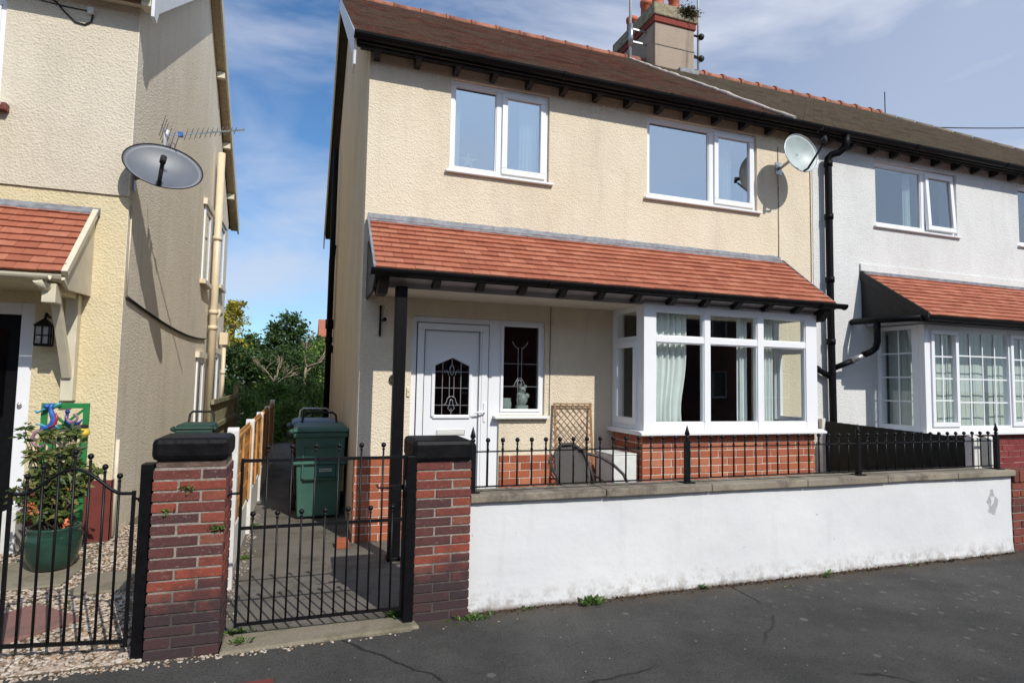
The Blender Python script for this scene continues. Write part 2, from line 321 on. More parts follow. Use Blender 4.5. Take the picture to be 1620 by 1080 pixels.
# ------------------------------------------------------------ mesh building
class MB:
    def __init__(s): s.v = []; s.f = []; s.sm = []
    def add(s, vs, fs, smooth=False):
        o = len(s.v); s.v += [tuple(x) for x in vs]; s.f += [tuple(i+o for i in f) for f in fs]; s.sm += [smooth]*len(fs); return s
    def box(s, x0, x1, y0, y1, z0, z1):
        return s.add([(x, y, z) for z in (z0, z1) for y in (y0, y1) for x in (x0, x1)],
                     [(0, 2, 3, 1), (4, 5, 7, 6), (0, 1, 5, 4), (2, 6, 7, 3), (0, 4, 6, 2), (1, 3, 7, 5)])
    def hexa(s, p): # 8 points like box order
        return s.add(p, [(0, 2, 3, 1), (4, 5, 7, 6), (0, 1, 5, 4), (2, 6, 7, 3), (0, 4, 6, 2), (1, 3, 7, 5)])
    def bar(s, a, b, w_, h_, ref=(0, 0, 1)):
        a, b = Vector(a), Vector(b); d = (b-a).normalized(); r = Vector(ref)
        if abs(d.dot(r)) > .95: r = Vector((0, 1, 0))
        u = d.cross(r).normalized()*w_/2; v = u.cross(d).normalized()*h_/2
        return s.hexa([a-u-v, a+u-v, b-u-v, b+u-v, a-u+v, a+u+v, b-u+v, b+u+v])
    def path(s, pts, r, n=8, cap=True):
        pts = [Vector(p) for p in pts]; rs = r if isinstance(r, (list, tuple)) else [r]*len(pts); vs = []; ref = None
        for i, p in enumerate(pts):
            d = (pts[min(i+1, len(pts)-1)] - pts[max(i-1, 0)]).normalized()
            if ref is None: ref = Vector((0, 0, 1)) if abs(d.z) < .9 else Vector((1, 0, 0))
            u = d.cross(ref).normalized(); v = u.cross(d).normalized(); ref = v
            for k in range(n):
                a = 2*math.pi*k/n; vs.append(p + (u*math.cos(a) + v*math.sin(a))*rs[i])
        fs = [(i*n+k, i*n+(k+1) % n, (i+1)*n+(k+1) % n, (i+1)*n+k) for i in range(len(pts)-1) for k in range(n)]
        s.add(vs, fs, True)
        if cap: s.f += [tuple(range(len(s.v)-len(vs), len(s.v)-len(vs)+n)), tuple(range(len(s.v)-1, len(s.v)-1-n, -1))]; s.sm += [False, False]
        return s
    def lathe(s, prof, c=(0, 0, 0), n=16, smooth=True, mat=None):
        c = Vector(c); vs = []
        for r, z in prof:
            for k in range(n):
                a = 2*math.pi*k/n; p = Vector((r*math.cos(a), r*math.sin(a), z)); vs.append((mat @ p if mat else p) + c)
        fs = [(i*n+k, i*n+(k+1) % n, (i+1)*n+(k+1) % n, (i+1)*n+k) for i in range(len(prof)-1) for k in range(n)]
        s.add(vs, fs, smooth); o = len(s.v)-len(vs)
        s.f += [tuple(range(o+n-1, o-1, -1)), tuple(range(len(s.v)-n, len(s.v)))]; s.sm += [False, False]; return s
    def ball(s, c, r, n=10, sz=1):
        pr = [(max(1e-4, r*math.sin(math.pi*i/6)), -r*sz*math.cos(math.pi*i/6)) for i in range(7)]
        return s.lathe(pr, c, n)
    def prism(s, poly, axis, a, b):
        """poly: 2-D points in the plane across the axis, extruded a..b"""
        def p3(p, t): return {'X': (t, p[0], p[1]), 'Y': (p[0], t, p[1]), 'Z': (p[0], p[1], t)}[axis]
        n = len(poly); vs = [p3(p, a) for p in poly] + [p3(p, b) for p in poly]
        return s.add(vs, [tuple(range(n-1, -1, -1)), tuple(range(n, 2*n))] + [(i, (i+1) % n, n+(i+1) % n, n+i) for i in range(n)])
    def build(s, name, mat, parent=None, bevel=0, fix=True):
        off = Vector((0, 0, 0)); q = parent
        while q is not None: off += q.location; q = q.parent
        me = bpy.data.meshes.new(name)
        loc = Vector((0, 0, 0))
        if parent is None:
            xs = [v[0] for v in s.v]; ys = [v[1] for v in s.v]; zs = [v[2] for v in s.v]
            loc = Vector(((min(xs)+max(xs))/2, (min(ys)+max(ys))/2, min(zs))); off = loc
        me.from_pydata([(v[0]-off.x, v[1]-off.y, v[2]-off.z) for v in s.v], [], s.f)
        me.polygons.foreach_set('use_smooth', s.sm); me.materials.append(M[mat] if isinstance(mat, str) else mat)
        if fix:
            import bmesh; bm = bmesh.new(); bm.from_mesh(me); bmesh.ops.recalc_face_normals(bm, faces=bm.faces); bm.to_mesh(me); bm.free()
        o = bpy.data.objects.new(name, me); COL.objects.link(o); o.parent = parent
        if parent is None: o.location = loc
        if bevel:
            b = o.modifiers.new('bevel', 'BEVEL'); b.width = bevel; b.segments = 2; b.limit_method = 'ANGLE'
        return o
def tag(o, label=None, cat=None, group=None, kind=None):
    for k, v in (('label', label), ('category', cat), ('group', group), ('kind', kind)):
        if v: o[k] = v
    return o
def thing(name, label, cat, loc, group=None):
    o = bpy.data.objects.new(name, None); COL.objects.link(o); o.location = loc; o.empty_display_size = .1
    return tag(o, label, cat, group)
def U(a, b): return random.uniform(a, b)

def wall_holes(mb, x0, x1, z0, z1, y0, y1, holes):
    """a wall slab between y0 and y1 with rectangular holes (hx0,hx1,hz0,hz1)"""
    xs = sorted({x0, x1, *[h[i] for h in holes for i in (0, 1)]}); zs = sorted({z0, z1, *[h[i] for h in holes for i in (2, 3)]})
    def solid(i, j):
        if not (0 <= i < len(xs)-1 and 0 <= j < len(zs)-1): return False
        cx, cz = (xs[i]+xs[i+1])/2, (zs[j]+zs[j+1])/2
        return not any(h[0] < cx < h[1] and h[2] < cz < h[3] for h in holes)
    for i in range(len(xs)-1):
        for j in range(len(zs)-1):
            if not solid(i, j): continue
            a, b, c, d = xs[i], xs[i+1], zs[j], zs[j+1]
            mb.add([(a, y0, c), (b, y0, c), (b, y0, d), (a, y0, d)], [(0, 1, 2, 3)])
            mb.add([(a, y1, c), (b, y1, c), (b, y1, d), (a, y1, d)], [(3, 2, 1, 0)])
            if not solid(i-1, j): mb.add([(a, y0, c), (a, y0, d), (a, y1, d), (a, y1, c)], [(0, 1, 2, 3)])
            if not solid(i+1, j): mb.add([(b, y0, c), (b, y1, c), (b, y1, d), (b, y0, d)], [(0, 1, 2, 3)])
            if not solid(i, j-1): mb.add([(a, y0, c), (a, y1, c), (b, y1, c), (b, y0, c)], [(0, 1, 2, 3)])
            if not solid(i, j+1): mb.add([(a, y0, d), (b, y0, d), (b, y1, d), (a, y1, d)], [(0, 1, 2, 3)])

def tiles(mb, o, u, dn, W, Ls, gauge=.1, tw=.165, t=.014, clip=None):
    """plain tiles: o = top-left corner, u = unit vector along the courses, dn = unit vector down the slope"""
    o, u, dn = Vector(o), Vector(u), Vector(dn); n = u.cross(dn).normalized(); n = n if n.z > 0 else -n
    rows = int(math.ceil(Ls/gauge))
    for r in range(rows):
        s1 = Ls - r*gauge; s0 = max(0, s1 - gauge*1.12); x = -(tw/2 if r % 2 else 0); lift = U(-.001, .002)
        while x < W-.001:
            a, b = max(0, x+.0015), min(W, x+tw-.0015); x += tw
            if b-a < .02: continue
            if clip and not clip((a+b)/2, s1): continue
            j = U(-.004, .004); h = .004+U(-.001, .002)+lift
            p = [o+u*a+dn*s0+n*.002, o+u*b+dn*s0+n*.002, o+u*b+dn*(s1+j)+n*(t+h+U(-.001, .002)), o+u*a+dn*(s1+j)+n*(t+h)]
            q = [x_-n*t for x_ in p]
            mb.add(p+q, [(0, 1, 2, 3), (3, 2, 6, 7), (0, 3, 7, 4), (1, 5, 6, 2)])

def brick_run(mb, o, u, n, W, courses, ch, bl, joint, depth, start=0, hd=None, jit=.002):
    """bricks along u, stacked up in z, projecting along n; o is on the mortar plane"""
    o, u, n = Vector(o), Vector(u), Vector(n); z = Vector((0, 0, 1))
    for c in range(courses):
        x = 0; k = 0; off = (bl/2 if (c+start) % 2 else 0)
        edges = [0]; e = bl-off if off else bl
        if hd: edges = [0, hd[0] if (c+start) % 2 else hd[1], W]
        else:
            while e < W-.03: edges.append(e); e += bl
            edges.append(W)
        for a, b in zip(edges[:-1], edges[1:]):
            a += joint/2 if a > 0 else 0; b -= joint/2 if b < W else 0
            z0 = c*ch+joint/2+U(-jit, jit)*.5; z1 = (c+1)*ch-joint/2+U(-jit, jit)*.5; d = .006+U(-jit, jit)
            P = [o+u*xx+n*dd+z*zz for zz in (z0, z1) for dd in (-depth, d) for xx in (a+U(-jit, jit)*.5*(a > 0), b+U(-jit, jit)*.5*(b < W))]
            mb.hexa(P)

def ring(mb, x0, x1, z0, z1, y0, y1, t):
    mb.box(x0, x1, y0, y1, z1-t, z1); mb.box(x0, x1, y0, y1, z0, z0+t)
    mb.box(x0, x0+t, y0, y1, z0+t, z1-t); mb.box(x1-t, x1, y0, y1, z0+t, z1-t)

def window(parent, x0, x1, z0, z1, xm, mw, sash, y=.035, gl='glass_up', sill=True, fr=.05, bars=None, name='window', tilt=0):
    """two-light window: fixed left light, opening sash on the right from xm"""
    f = MB(); ring(f, x0, x1, z0, z1, y, y+.07, fr); f.box(xm, xm+mw, y+.002, y+.068, z0+fr, z1-fr)
    o = f.build(name, 'pvc', parent, .004)
    # glazing bead of the fixed light
    g = MB(); ring(g, x0+fr, xm, z0+fr, z1-fr, y+.012, y+.05, .012); g.build('glazing_bead', 'pvc', o, .003)
    MB().box(x0+fr+.006, xm-.004, y+.028, y+.032, z0+fr+.006, z1-fr-.006).build('pane', gl, o)
    if sash:
        a, b = xm+mw-.012, x1-fr+.014
        s_ = MB(); ring(s_, a, b, z0+fr-.014, z1-fr+.014, y-.022, y+.03, .062); so_ = s_.build('sash', 'pvc', o, .006)
        pn = MB().box(a+.05, b-.05, y+.006, y+.010, z0+fr+.03, z1-fr-.03).build('pane', gl, o)
        if tilt:
            for q in (so_, pn):
                for v in q.data.vertices:
                    v.co.y -= (z1-.05-(v.co.z+parent.location.z))*tilt
    if sill:
        si = MB(); si.prism([(y+.02, z0), (-.045, z0-.012), (-.045, z0-.034), (y+.02, z0-.034)], 'X', x0-.045, x1+.045); si.build('sill', 'cill', o, .004)
    return o

def curtain(name, label, pts, z0, z1, mat='curtain', waves=7, amp=.025, gather=None, group=None):
    """a hanging cloth between two plan points; gather=(height, factor) pulls it towards the first point"""
    (xa, ya), (xb, yb) = pts; NX, NZ = waves*8, 14; vs = []; d = Vector((xb-xa, yb-ya, 0)); nn = Vector((-d.y, d.x, 0)).normalized()
    for j in range(NZ+1):
        t = j/NZ; z = z0+(z1-z0)*t
        g = 1
        if gather: g = 1-(1-gather[1])*math.exp(-((t-gather[0])/.28)**2)
        for i in range(NX+1):
            s_ = i/NX; ph = waves*2*math.pi*s_ + .5*math.sin(3*t+i*.05)
            p = Vector((xa, ya, z)) + d*s_*g + nn*(amp*(1-.3*t)*(math.sin(ph)+.4*math.sin(2.3*ph+1)))
            vs.append(p)
    mb = MB(); mb.add(vs, [(j*(NX+1)+i, j*(NX+1)+i+1, (j+1)*(NX+1)+i+1, (j+1)*(NX+1)+i) for j in range(NZ) for i in range(NX)], True)
    o = mb.build(name, mat, None, fix=False); sd = o.modifiers.new('thickness', 'SOLIDIFY'); sd.thickness = .003
    return tag(o, label, 'curtain', group)

def leaf(mb, p, size, spread=1, asp=.45, d=None):
    d = d or Vector((random.gauss(0, 1), random.gauss(0, 1), random.gauss(0, .7)*spread+.2)); d = d.normalized()
    r = Vector((random.gauss(0, 1), random.gauss(0, 1), random.gauss(0, 1))); w_ = d.cross(r).normalized()*size*asp; n_ = w_.cross(d).normalized()*size*.12
    p = Vector(p); a = p; b = p+d*size*.5+w_*.5+n_; c = p+d*size; e = p+d*size*.5-w_*.5+n_
    mb.add([a, b, c, e], [(0, 1, 2), (0, 2, 3)])
def crown(mb, c, rad, clumps, per, size, cr=.3, asp=.5, bottom=-1):
    """leaf clumps spread through an ellipsoid"""
    c = Vector(c)
    for _ in range(clumps):
        while True:
            q = Vector((U(-1, 1), U(-1, 1), U(bottom, 1)))
            if .25 < q.length < 1: break
        k = c+Vector((q.x*rad[0], q.y*rad[1], q.z*rad[2])); r = cr*U(.5, 1.3)
        for _ in range(int(per*U(.6, 1.3))):
            g = Vector((random.gauss(0, .5), random.gauss(0, .5), random.gauss(0, .42)))*r
            leaf(mb, k+g, size*U(.6, 1.4), asp=asp)

# ============================================================ GROUND
def sheet(name, x0, x1, y0, y1, z, mat, kind='structure'):
    mb = MB(); mb.add([(x0, y0, z), (x1, y0, z), (x1, y1, z), (x0, y1, z)], [(0, 1, 2, 3)]); o = mb.build(name, mat, fix=False); o['kind'] = kind; return o
sheet('ground', -600, 600, -600, 600, -.16, 'earth')
# pavement: asphalt with a slightly ragged edge where it meets the gravel
mb = MB(); pts = [(-40, -2.17)]
x = -6
while x < 14: pts.append((x, -2.0 if x > .22 else -2.165+U(-.008, .008))); x += .06
pts += [(40, -2.0)]
n = len(pts); mb.add([(p[0], p[1], 0) for p in pts]+[(p[0], -7.4, 0) for p in pts]+[(pts[0][0], -7.4, -.13), (pts[-1][0], -7.4, -.13)],
       [(i, n+i, n+i+1, i+1) for i in range(n-1)])
tag(mb.build('pavement', 'asphalt', fix=False), kind='structure')
sheet('road', -40, 40, -13.4, -7.52, -.12, 'asphalt')
kb = MB(); xk = -30
while xk < 30: kb.box(xk, xk+.908, -7.52, -7.40, -.16, .004); xk += .915
tag(kb.build('kerb', 'coping', bevel=.01), kind='structure')
sheet('far_pavement', -40, 40, -15.6, -13.4, -.004, 'asphalt')
# garden path beside the house, porch ground, side path, neighbour's ground
mb = MB(); mb.add([(-1.0, -2.0, .004), (6.0, -2.0, .004), (6.0, .3, .004), (0.0, .3, .004), (0, 12, .004), (-1.0, 12, .004)], [(0, 1, 2, 3), (0, 3, 4, 5)])
tag(mb.build('garden_path', 'path', fix=False), kind='structure')
sheet('neighbour_path', 6.0, 12, -2.0, .2, .003, 'path')
sheet('back_garden', -14, 20, 12.0, 60, .002, 'earth')
sheet('gravel_bed', -9, -1.0, -2.17, 12, .0, 'earth')
# doorstep slab of the gateway
mb = MB(); mb.prism([(-.90, -2.19), (.235, -2.14), (.203, -1.93), (-.90, -1.92)], 'Z', -.02, .018)
tag(mb.build('threshold_slab', 'slab', bevel=.012), 'worn concrete threshold slab under the double rail gate', 'slab')

# gravel: thousands of small flints, one mass
gv = MB(); ICO = None
t_ = (1+5**.5)/2
iv = [Vector(p).normalized() for p in ((-1, t_, 0), (1, t_, 0), (-1, -t_, 0), (1, -t_, 0), (0, -1, t_), (0, 1, t_), (0, -1, -t_), (0, 1, -t_), (t_, 0, -1), (t_, 0, 1), (-t_, 0, -1), (-t_, 0, 1))]
ifc = [(0, 11, 5), (0, 5, 1), (0, 1, 7), (0, 7, 10), (0, 10, 11), (1, 5, 9), (5, 11, 4), (11, 10, 2), (10, 7, 6), (7, 1, 8), (3, 9, 4), (3, 4, 2), (3, 2, 6), (3, 6, 8), (3, 8, 9), (4, 9, 5), (2, 4, 11), (6, 2, 10), (8, 6, 7), (9, 8, 1)]
def pebble(mb, x, y, s, z=0):
    a = U(0, 6.28); sx, sy, sz = s*U(.7, 1.3), s*U(.5, .9), s*U(.3, .6); ca, sa = math.cos(a), math.sin(a)
    mb.add([(x+(p.x*sx*ca-p.y*sy*sa)*U(.85, 1.1), y+(p.x*sx*sa+p.y*sy*ca)*U(.85, 1.1), z+sz*.6+p.z*sz) for p in iv], ifc, False)
def inslab(x, y):
    return (abs(x+2.12)+abs(y+1.42) < .36) or (-2.0 < x < -1.68 and -.92 < y < -.42) or (-2.75 < x < -2.11 and -.68 < y < .03) or (-1.29 < x < -.9 and y < -1.7)
cnt = 0
while cnt < 11500:
    d = random.random()**1.25; y = -2.14+d*3.4; x = U(-3.1, -1.03) if y > -1.75 else U(-2.9, -1.03)
    if inslab(x, y) or (x < -2.17 and y > .6): continue
    pebble(gv, x, y, U(.008, .019)); cnt += 1
for _ in range(500): pebble(gv, random.gauss(-1.8, .8), -2.17-abs(random.gauss(0, .03)), U(.006, .013))
for _ in range(160): pebble(gv, -.96+abs(random.gauss(0, .05)), U(-1.95, 1.5), U(.006, .013), .004)
tag(gv.build('gravel', 'pebble', fix=False), kind='stuff')
mb = MB(); mb.prism([(-2.48, -1.42), (-2.12, -1.78), (-1.76, -1.42), (-2.12, -1.06)], 'Z', 0, .022)
tag(mb.build('paving_slab', 'pink_slab', bevel=.006), 'pinkish square stepping slab turned diagonally in the gravel', 'paving slab')
mb = MB(); mb.prism([(-2.0, -.92), (-1.66, -.9), (-1.68, -.42), (-2.0, -.44)], 'Z', 0, .02)
tag(mb.build('paving_slab', 'slab', bevel=.006), 'buff stepping slab in the gravel behind the arched gate', 'paving slab')
mb = MB(); mb.prism([(-2.75, -.70), (-2.12, -.66), (-2.10, .0), (-2.75, .05)], 'Z', 0, .018)
tag(mb.build('paving_slab', 'slab', bevel=.006), 'buff paving slab under the green glazed plant pot', 'paving slab')

# ============================================================ CREAM HOUSE
EZ, RZ, RY = 4.88, 7.82, 3.92        # eaves, ridge height, ridge depth
H1 = thing('cream_house', 'cream roughcast house with orange tiled porch roof and white bay window', 'house', (0, 0, 0))
HD = 7.8
holes = [(.836, 1.95, 3.731, 4.706), (3.189, 4.777, 3.731, 4.706), (.502, 1.43, 0, 2.195), (1.43, 1.937, 1.2, 2.195), (2.90, 4.88, 1.03, 2.36)]
mb = MB(); wall_holes(mb, 0, 5.66, 0, 4.95, 0, .25, holes)
fw_ = mb.build('front_wall', 'cream', H1, fix=False)
mb = MB(); mb.prism([(.001, 0), (HD, 0), (HD, 4.9), (RY, RZ-.05), (.001, 4.95)], 'X', .001, .24)
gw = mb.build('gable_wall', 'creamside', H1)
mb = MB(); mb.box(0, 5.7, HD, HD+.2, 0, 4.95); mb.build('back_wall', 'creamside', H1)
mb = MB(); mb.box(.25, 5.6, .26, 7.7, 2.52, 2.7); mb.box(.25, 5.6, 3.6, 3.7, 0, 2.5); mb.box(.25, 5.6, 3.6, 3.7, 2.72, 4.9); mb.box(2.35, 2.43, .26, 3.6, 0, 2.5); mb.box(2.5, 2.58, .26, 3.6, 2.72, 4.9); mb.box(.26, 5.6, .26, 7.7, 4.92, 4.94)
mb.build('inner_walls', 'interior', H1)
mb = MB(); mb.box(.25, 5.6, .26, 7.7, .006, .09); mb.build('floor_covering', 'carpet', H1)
# painted brick plinth on the front wall
for X0_, W_ in ((0, .50), (1.44, 1.32)):
    mb = MB(); mb.box(X0_, X0_+W_, -.012, -.001, 0, .79)
    if X0_ == 0: mb.box(-.011, -.001, -.012, .10, 0, .79)
    pl = mb.build('brick_plinth', 'mortar_pale', H1); mb = MB(); brick_run(mb, (X0_, -.012, 0), (1, 0, 0), (0, -1, 0), W_, 10, .079, .228, .011, .01)
    if X0_ == 0: brick_run(mb, (-.012, .10, 0), (0, -1, 0), (-1, 0, 0), .112, 10, .079, .228, .011, .01)
    mb.build('bricks', 'brick_red', pl, .002)
window(H1, .836, 1.95, 3.731, 4.706, 1.35, .07, True)
window(H1, 3.189, 4.777, 3.731, 4.706, 4.085, .075, True)

# door frame, leaf and side light
mb = MB(); y = .03
mb.box(.502, .556, y, y+.08, .0, 2.195); mb.box(1.315, 1.44, y, y+.08, .0, 2.195); mb.box(.556, 1.315, y, y+.08, 2.135, 2.195); mb.box(.556, 1.315, y, y+.1, 0, .09)
dfm = mb.build('door_frame', 'pvc', H1, .005)
mb = MB(); ring(mb, .564, 1.308, .1, 2.128, y-.012, y+.05, .07)
mb.box(1.21, 1.238, y-.006, y+.048, .17, 2.058)
dr = mb.build('front_door', 'pvc', H1, .004); mb = MB()
A = [(.733, 1.185), (1.121, 1.185), (1.121, 1.711), (.927, 1.80), (.733, 1.711)]
x0, x1, z0, z1 = .634, 1.21, .17, 2.058; yy0, yy1 = y+.004, y+.045
# door slab around the pointed light, as five panels
def slab(poly): mb.prism(poly, 'Y', yy0, yy1)
slab([(x0, z0), (x1, z0), (x1, 1.185), (x0, 1.185)]); slab([(x0, 1.185), (.733, 1.185), (.733, 1.711), (x0, 1.711)]); slab([(1.121, 1.185), (x1, 1.185), (x1, 1.711), (1.121, 1.711)])
slab([(x0, 1.711), (.733, 1.711), (.927, 1.80), (.927, z1), (x0, z1)]); slab([(x1, 1.711), (x1, z1), (.927, z1), (.927, 1.80), (1.121, 1.711)])
mb.build('door_panel', 'pvc', dr)
mb = MB(); ring(mb, .632, 1.212, .168, 2.060, y-.0145, y-.0115, .006); ring(mb, .556, 1.315, .092, 2.136, y-.004, y+.002, .006); mb.build('groove_shade', 'rubber', dr)  # dark strips stand in for the shade in the leaf's grooves
mb = MB()
for i in range(5):
    a, b = Vector((A[i][0], y-.004, A[i][1])), Vector((A[(i+1) % 5][0], y-.004, A[(i+1) % 5][1])); mb.bar(a, b, .034, .022, (0, 1, 0))
mb.build('glazing_moulding', 'pvc', dr, .006)
mb = MB(); mb.prism(A, 'Y', y+.02, y+.028); mb.build('glazed_light', 'glass_dark', dr)
mb = MB()
for z in (1.30, 1.475, 1.64): mb.bar((.735, y+.012, z), (1.119, y+.012, z), .007, .006)
for x in (.83, 1.023): mb.bar((x, y+.012, 1.187), (x, y+.012, 1.735), .007, .006)
mb.bar((.927, y+.012, 1.187), (.927, y+.012, 1.27), .007, .006); mb.bar((.927, y+.012, 1.72), (.927, y+.012, 1.79), .007, .006)
for sx_ in (-1, 1):
    mb.path([(.927+sx_*a, y+.012, b) for a, b in ((.095, 1.30), (.065, 1.305), (.05, 1.33), (.04, 1.37), (.02, 1.385), (0, 1.39))], .005, 6)
    mb.path([(.927+sx_*a, y+.012, b) for a, b in ((.0, 1.23), (.035, 1.27), (.02, 1.30), (.012, 1.35), (.0, 1.36))], .005, 6)
    mb.path([(.927+sx_*a, y+.012, b) for a, b in ((.03, 1.60), (.045, 1.64), (.07, 1.665), (.078, 1.64), (.065, 1.63))], .005, 6)
    mb.path([(.927+sx_*a, y+.012, b) for a, b in ((.0, 1.72), (.02, 1.68), (.022, 1.65), (.012, 1.62), (0, 1.6))], .005, 6)
    mb.bar((.927+sx_*.024, y+.012, 1.39), (.927+sx_*.024, y+.012, 1.59), .006, .006)
mb.build('leading', 'steel', dr)
mb = MB(); ring(mb, .777, 1.078, 1.0, 1.053, y-.006, y+.006, .006); mb.box(.785, 1.07, y-.003, y+.004, 1.008, 1.045); mb.build('letterbox', 'plastic_white', dr, .003)
mb = MB(); mb.box(1.262, 1.286, y-.022, y-.010, 1.13, 1.33); mb.path([(1.274, y-.012, 1.235), (1.274, y-.05, 1.235), (1.2, y-.055, 1.232), (1.16, y-.05, 1.225)], .009, 8); mb.build('door_handle', 'pvc', dr, .003)
# side light
mb = MB(); ring(mb, 1.441, 1.937, 1.2, 2.195, y, y+.08, .04); sw = mb.build('side_window', 'pvc', H1, .004)
mb = MB(); ring(mb, 1.446, 1.9, 1.235, 2.16, y-.012, y+.02, .028); mb.build('sash', 'pvc', sw, .004)
MB().box(1.45, 1.9, y+.024, y+.03, 1.25, 2.15).build('pane', 'glass_dark', sw)
MB().prism([(y+.02, 1.2), (-.06, 1.188), (-.06, 1.165), (y+.02, 1.165)], 'X', 1.37, 1.975).build('sill', 'cill', sw, .004)
MB().box(1.434, 1.93, .02, .12, .79, 1.16).build('sill_upstand', 'cream', sw)
mb = MB()
for z in (1.50, 1.74): mb.bar((1.475, y+.02, z), (1.872, y+.02, z), .005, .005)
for sx_ in (-1, 1):
    mb.bar((1.668+sx_*.02, y+.02, 1.27), (1.668+sx_*.02, y+.02, 1.92), .005, .005)
    mb.path([(1.668+sx_*a, y+.02, b) for a, b in ((.09, 1.50), (.06, 1.51), (.045, 1.55), (.02, 1.585), (0, 1.59))], .004, 6)
    mb.path([(1.668+sx_*a, y+.02, b) for a, b in ((.012, 1.50), (.03, 1.52), (.02, 1.56), (0, 1.57))], .004, 6)
    mb.path([(1.668+sx_*a, y+.02, b) for a, b in ((.02, 1.90), (.05, 1.92), (.08, 1.96), (.085, 1.98))], .004, 6)
mb.build('leading', 'steel', sw)

# ---- bay window
BX0, BX1, BY = 2.748, 5.012, -.663
mb = MB(); mb.box(BX0+.02, BX1-.02, BY+.045, .0, 0, 1.02); bb = mb.build('bay_base', 'mortar_pale', H1)
mb = MB(); brick_run(mb, (BX0+.01, BY+.045, .005), (1, 0, 0), (0, -1, 0), BX1-BX0-.02, 13, .0785, .232, .012, .01)
brick_run(mb, (BX0+.02, -.01, .005), (0, -1, 0), (-1, 0, 0), .6, 13, .0785, .232, .012, .01, 1)
brick_run(mb, (BX1-.02, BY+.05, .005), (0, 1, 0), (1, 0, 0), .6, 13, .0785, .232, .012, .01, 1)
mb.build('bricks', 'brick_red', bb, .002)
mb = MB()
FX = [2.748, 2.892, 3.482, 3.560, 4.178, 4.262, 4.852, 5.012]
for a, b in ((0, 1), (2, 3), (4, 5), (6, 7)): mb.box(FX[a], FX[b], BY, BY+.08, 1.08, 2.374)
for a, b in ((1, 2), (3, 4), (5, 6)):
    for z0, z1 in ((1.08, 1.16), (1.985, 2.05), (2.305, 2.374)): mb.box(FX[a], FX[b], BY+.003, BY+.077, z0, z1)
for X_, s_ in ((BX0, 1), (BX1, -1)):
    xa, xb = sorted((X_, X_+s_*.08))
    mb.box(xa, xb, BY+.08, BY+.15, 1.08, 2.374); mb.box(xa, xb, -.09, -.001, 1.08, 2.374)
    for z0, z1 in ((1.08, 1.16), (1.985, 2.05), (2.315, 2.374)): mb.box(min(xa, xb)+.002, max(xa, xb)-.002, BY+.15, -.09, z0, z1)
bay = mb.build('bay_window', 'pvc', H1, .005)
mb = MB()
for a, b in ((1, 2), (3, 4), (5, 6)):
    for z0, z1 in ((1.16, 1.985), (2.05, 2.305)): ring(mb, FX[a], FX[b], z0, z1, BY+.014, BY+.05, .010)
mb.build('glazing_bead', 'pvc', bay, .002)
for a, b in ((1, 2), (3, 4), (5, 6)):
    for z0, z1 in ((1.165, 1.98), (2.055, 2.30)): MB().box(FX[a]+.004, FX[b]-.004, BY+.03, BY+.034, z0, z1).build('pane', 'glass', bay)
for X_, s_ in ((BX0, 1), (BX1, -1)):
    mb = MB(); xo = X_-s_*.018
    xa, xb = sorted((xo, xo+s_*.05)); ya, yb = BY+.13, -.075
    mb.box(xa, xb, ya, yb, 1.13, 1.20); mb.box(xa, xb, ya, yb, 1.935, 2.0); mb.box(xa, xb, ya, ya+.065, 1.2, 1.935); mb.box(xa, xb, yb-.05, yb, 1.2, 1.935)
    mb.build('sash', 'pvc', bay, .005)
    for z0, z1 in ((1.19, 1.94), (2.055, 2.31)): MB().box(X_+s_*.02, X_+s_*.024, BY+.14, -.085, z0, z1).build('pane', 'glass', bay)
mb = MB(); mb.box(BX0-.06, BX1+.07, BY-.06, .0, 1.035, 1.06); mb.prism([(BY-.06, 1.06), (0, 1.06), (0, 1.08), (BY-.0, 1.08)], 'X', BX0-.06, BX1+.07); mb.build('sill', 'cill', bay, .005)
MB().box(BX0+.08, BX1-.08, BY+.08, .3, 1.0, 1.07).build('inner_sill', 'pvc', bay)
MB().box(BX0+.02, BX1-.02, BY+.02, .02, 2.375, 2.395).build('bay_ceiling', 'white_paint', bay)

# ---- porch roof
PY, PZ = -.80, 2.50; top = Vector((.035, -.005, 3.125)); dn = Vector((0, PY+.005, PZ-3.125)); Ls = dn.length; dn.normalize()
mb = MB(); mb.prism([(0, 3.10), (0, 2.40), (-.60, 2.40), (PY+.03, PZ-.03), (PY+.02, PZ)], 'X', .05, 5.12); pr = mb.build('porch_roof', 'fascia', H1)
mb = MB(); tiles(mb, top, (1, 0, 0), dn, 5.11, Ls, .1, .172); mb.build('roof_tiles', 'tile_red', pr, fix=False)
# lead flashing, slightly scalloped
mb = MB(); xs_ = [.03+i*.15 for i in range(35)]; vs = []
for i, x in enumerate(xs_): 
    vs += [(x, -.004, 3.185+U(-.006, .006)), (x, -.014, 3.135), (x, -.075+U(-.008, .008), 3.094)]
mb.add(vs, [(3*i+k, 3*i+3+k, 3*i+4+k, 3*i+1+k) for i in range(len(xs_)-1) for k in (0, 1)]); fl = mb.build('lead_flashing', 'lead', pr); fl.modifiers.new('t', 'SOLIDIFY').thickness = .004
mb = MB(); mb.bar((.03, -.02, 3.13), (.03, PY, 2.495), .02, .03); mb.bar((5.15, -.02, 3.13), (5.15, PY, 2.495), .016, .026); mb.build('verge_mortar', 'lead', pr)
def gutter(mb, x0, x1, y, z, r=.052):
    prof = [(math.cos(a)*r, math.sin(a)*r) for a in [math.pi*(1+i/8) for i in range(9)]]
    ins = [(p[0]*.88, p[1]*.88+.002) for p in prof[::-1]]
    mb.prism([(y+p[0], z+p[1]) for p in prof+ins], 'X', x0, x1)
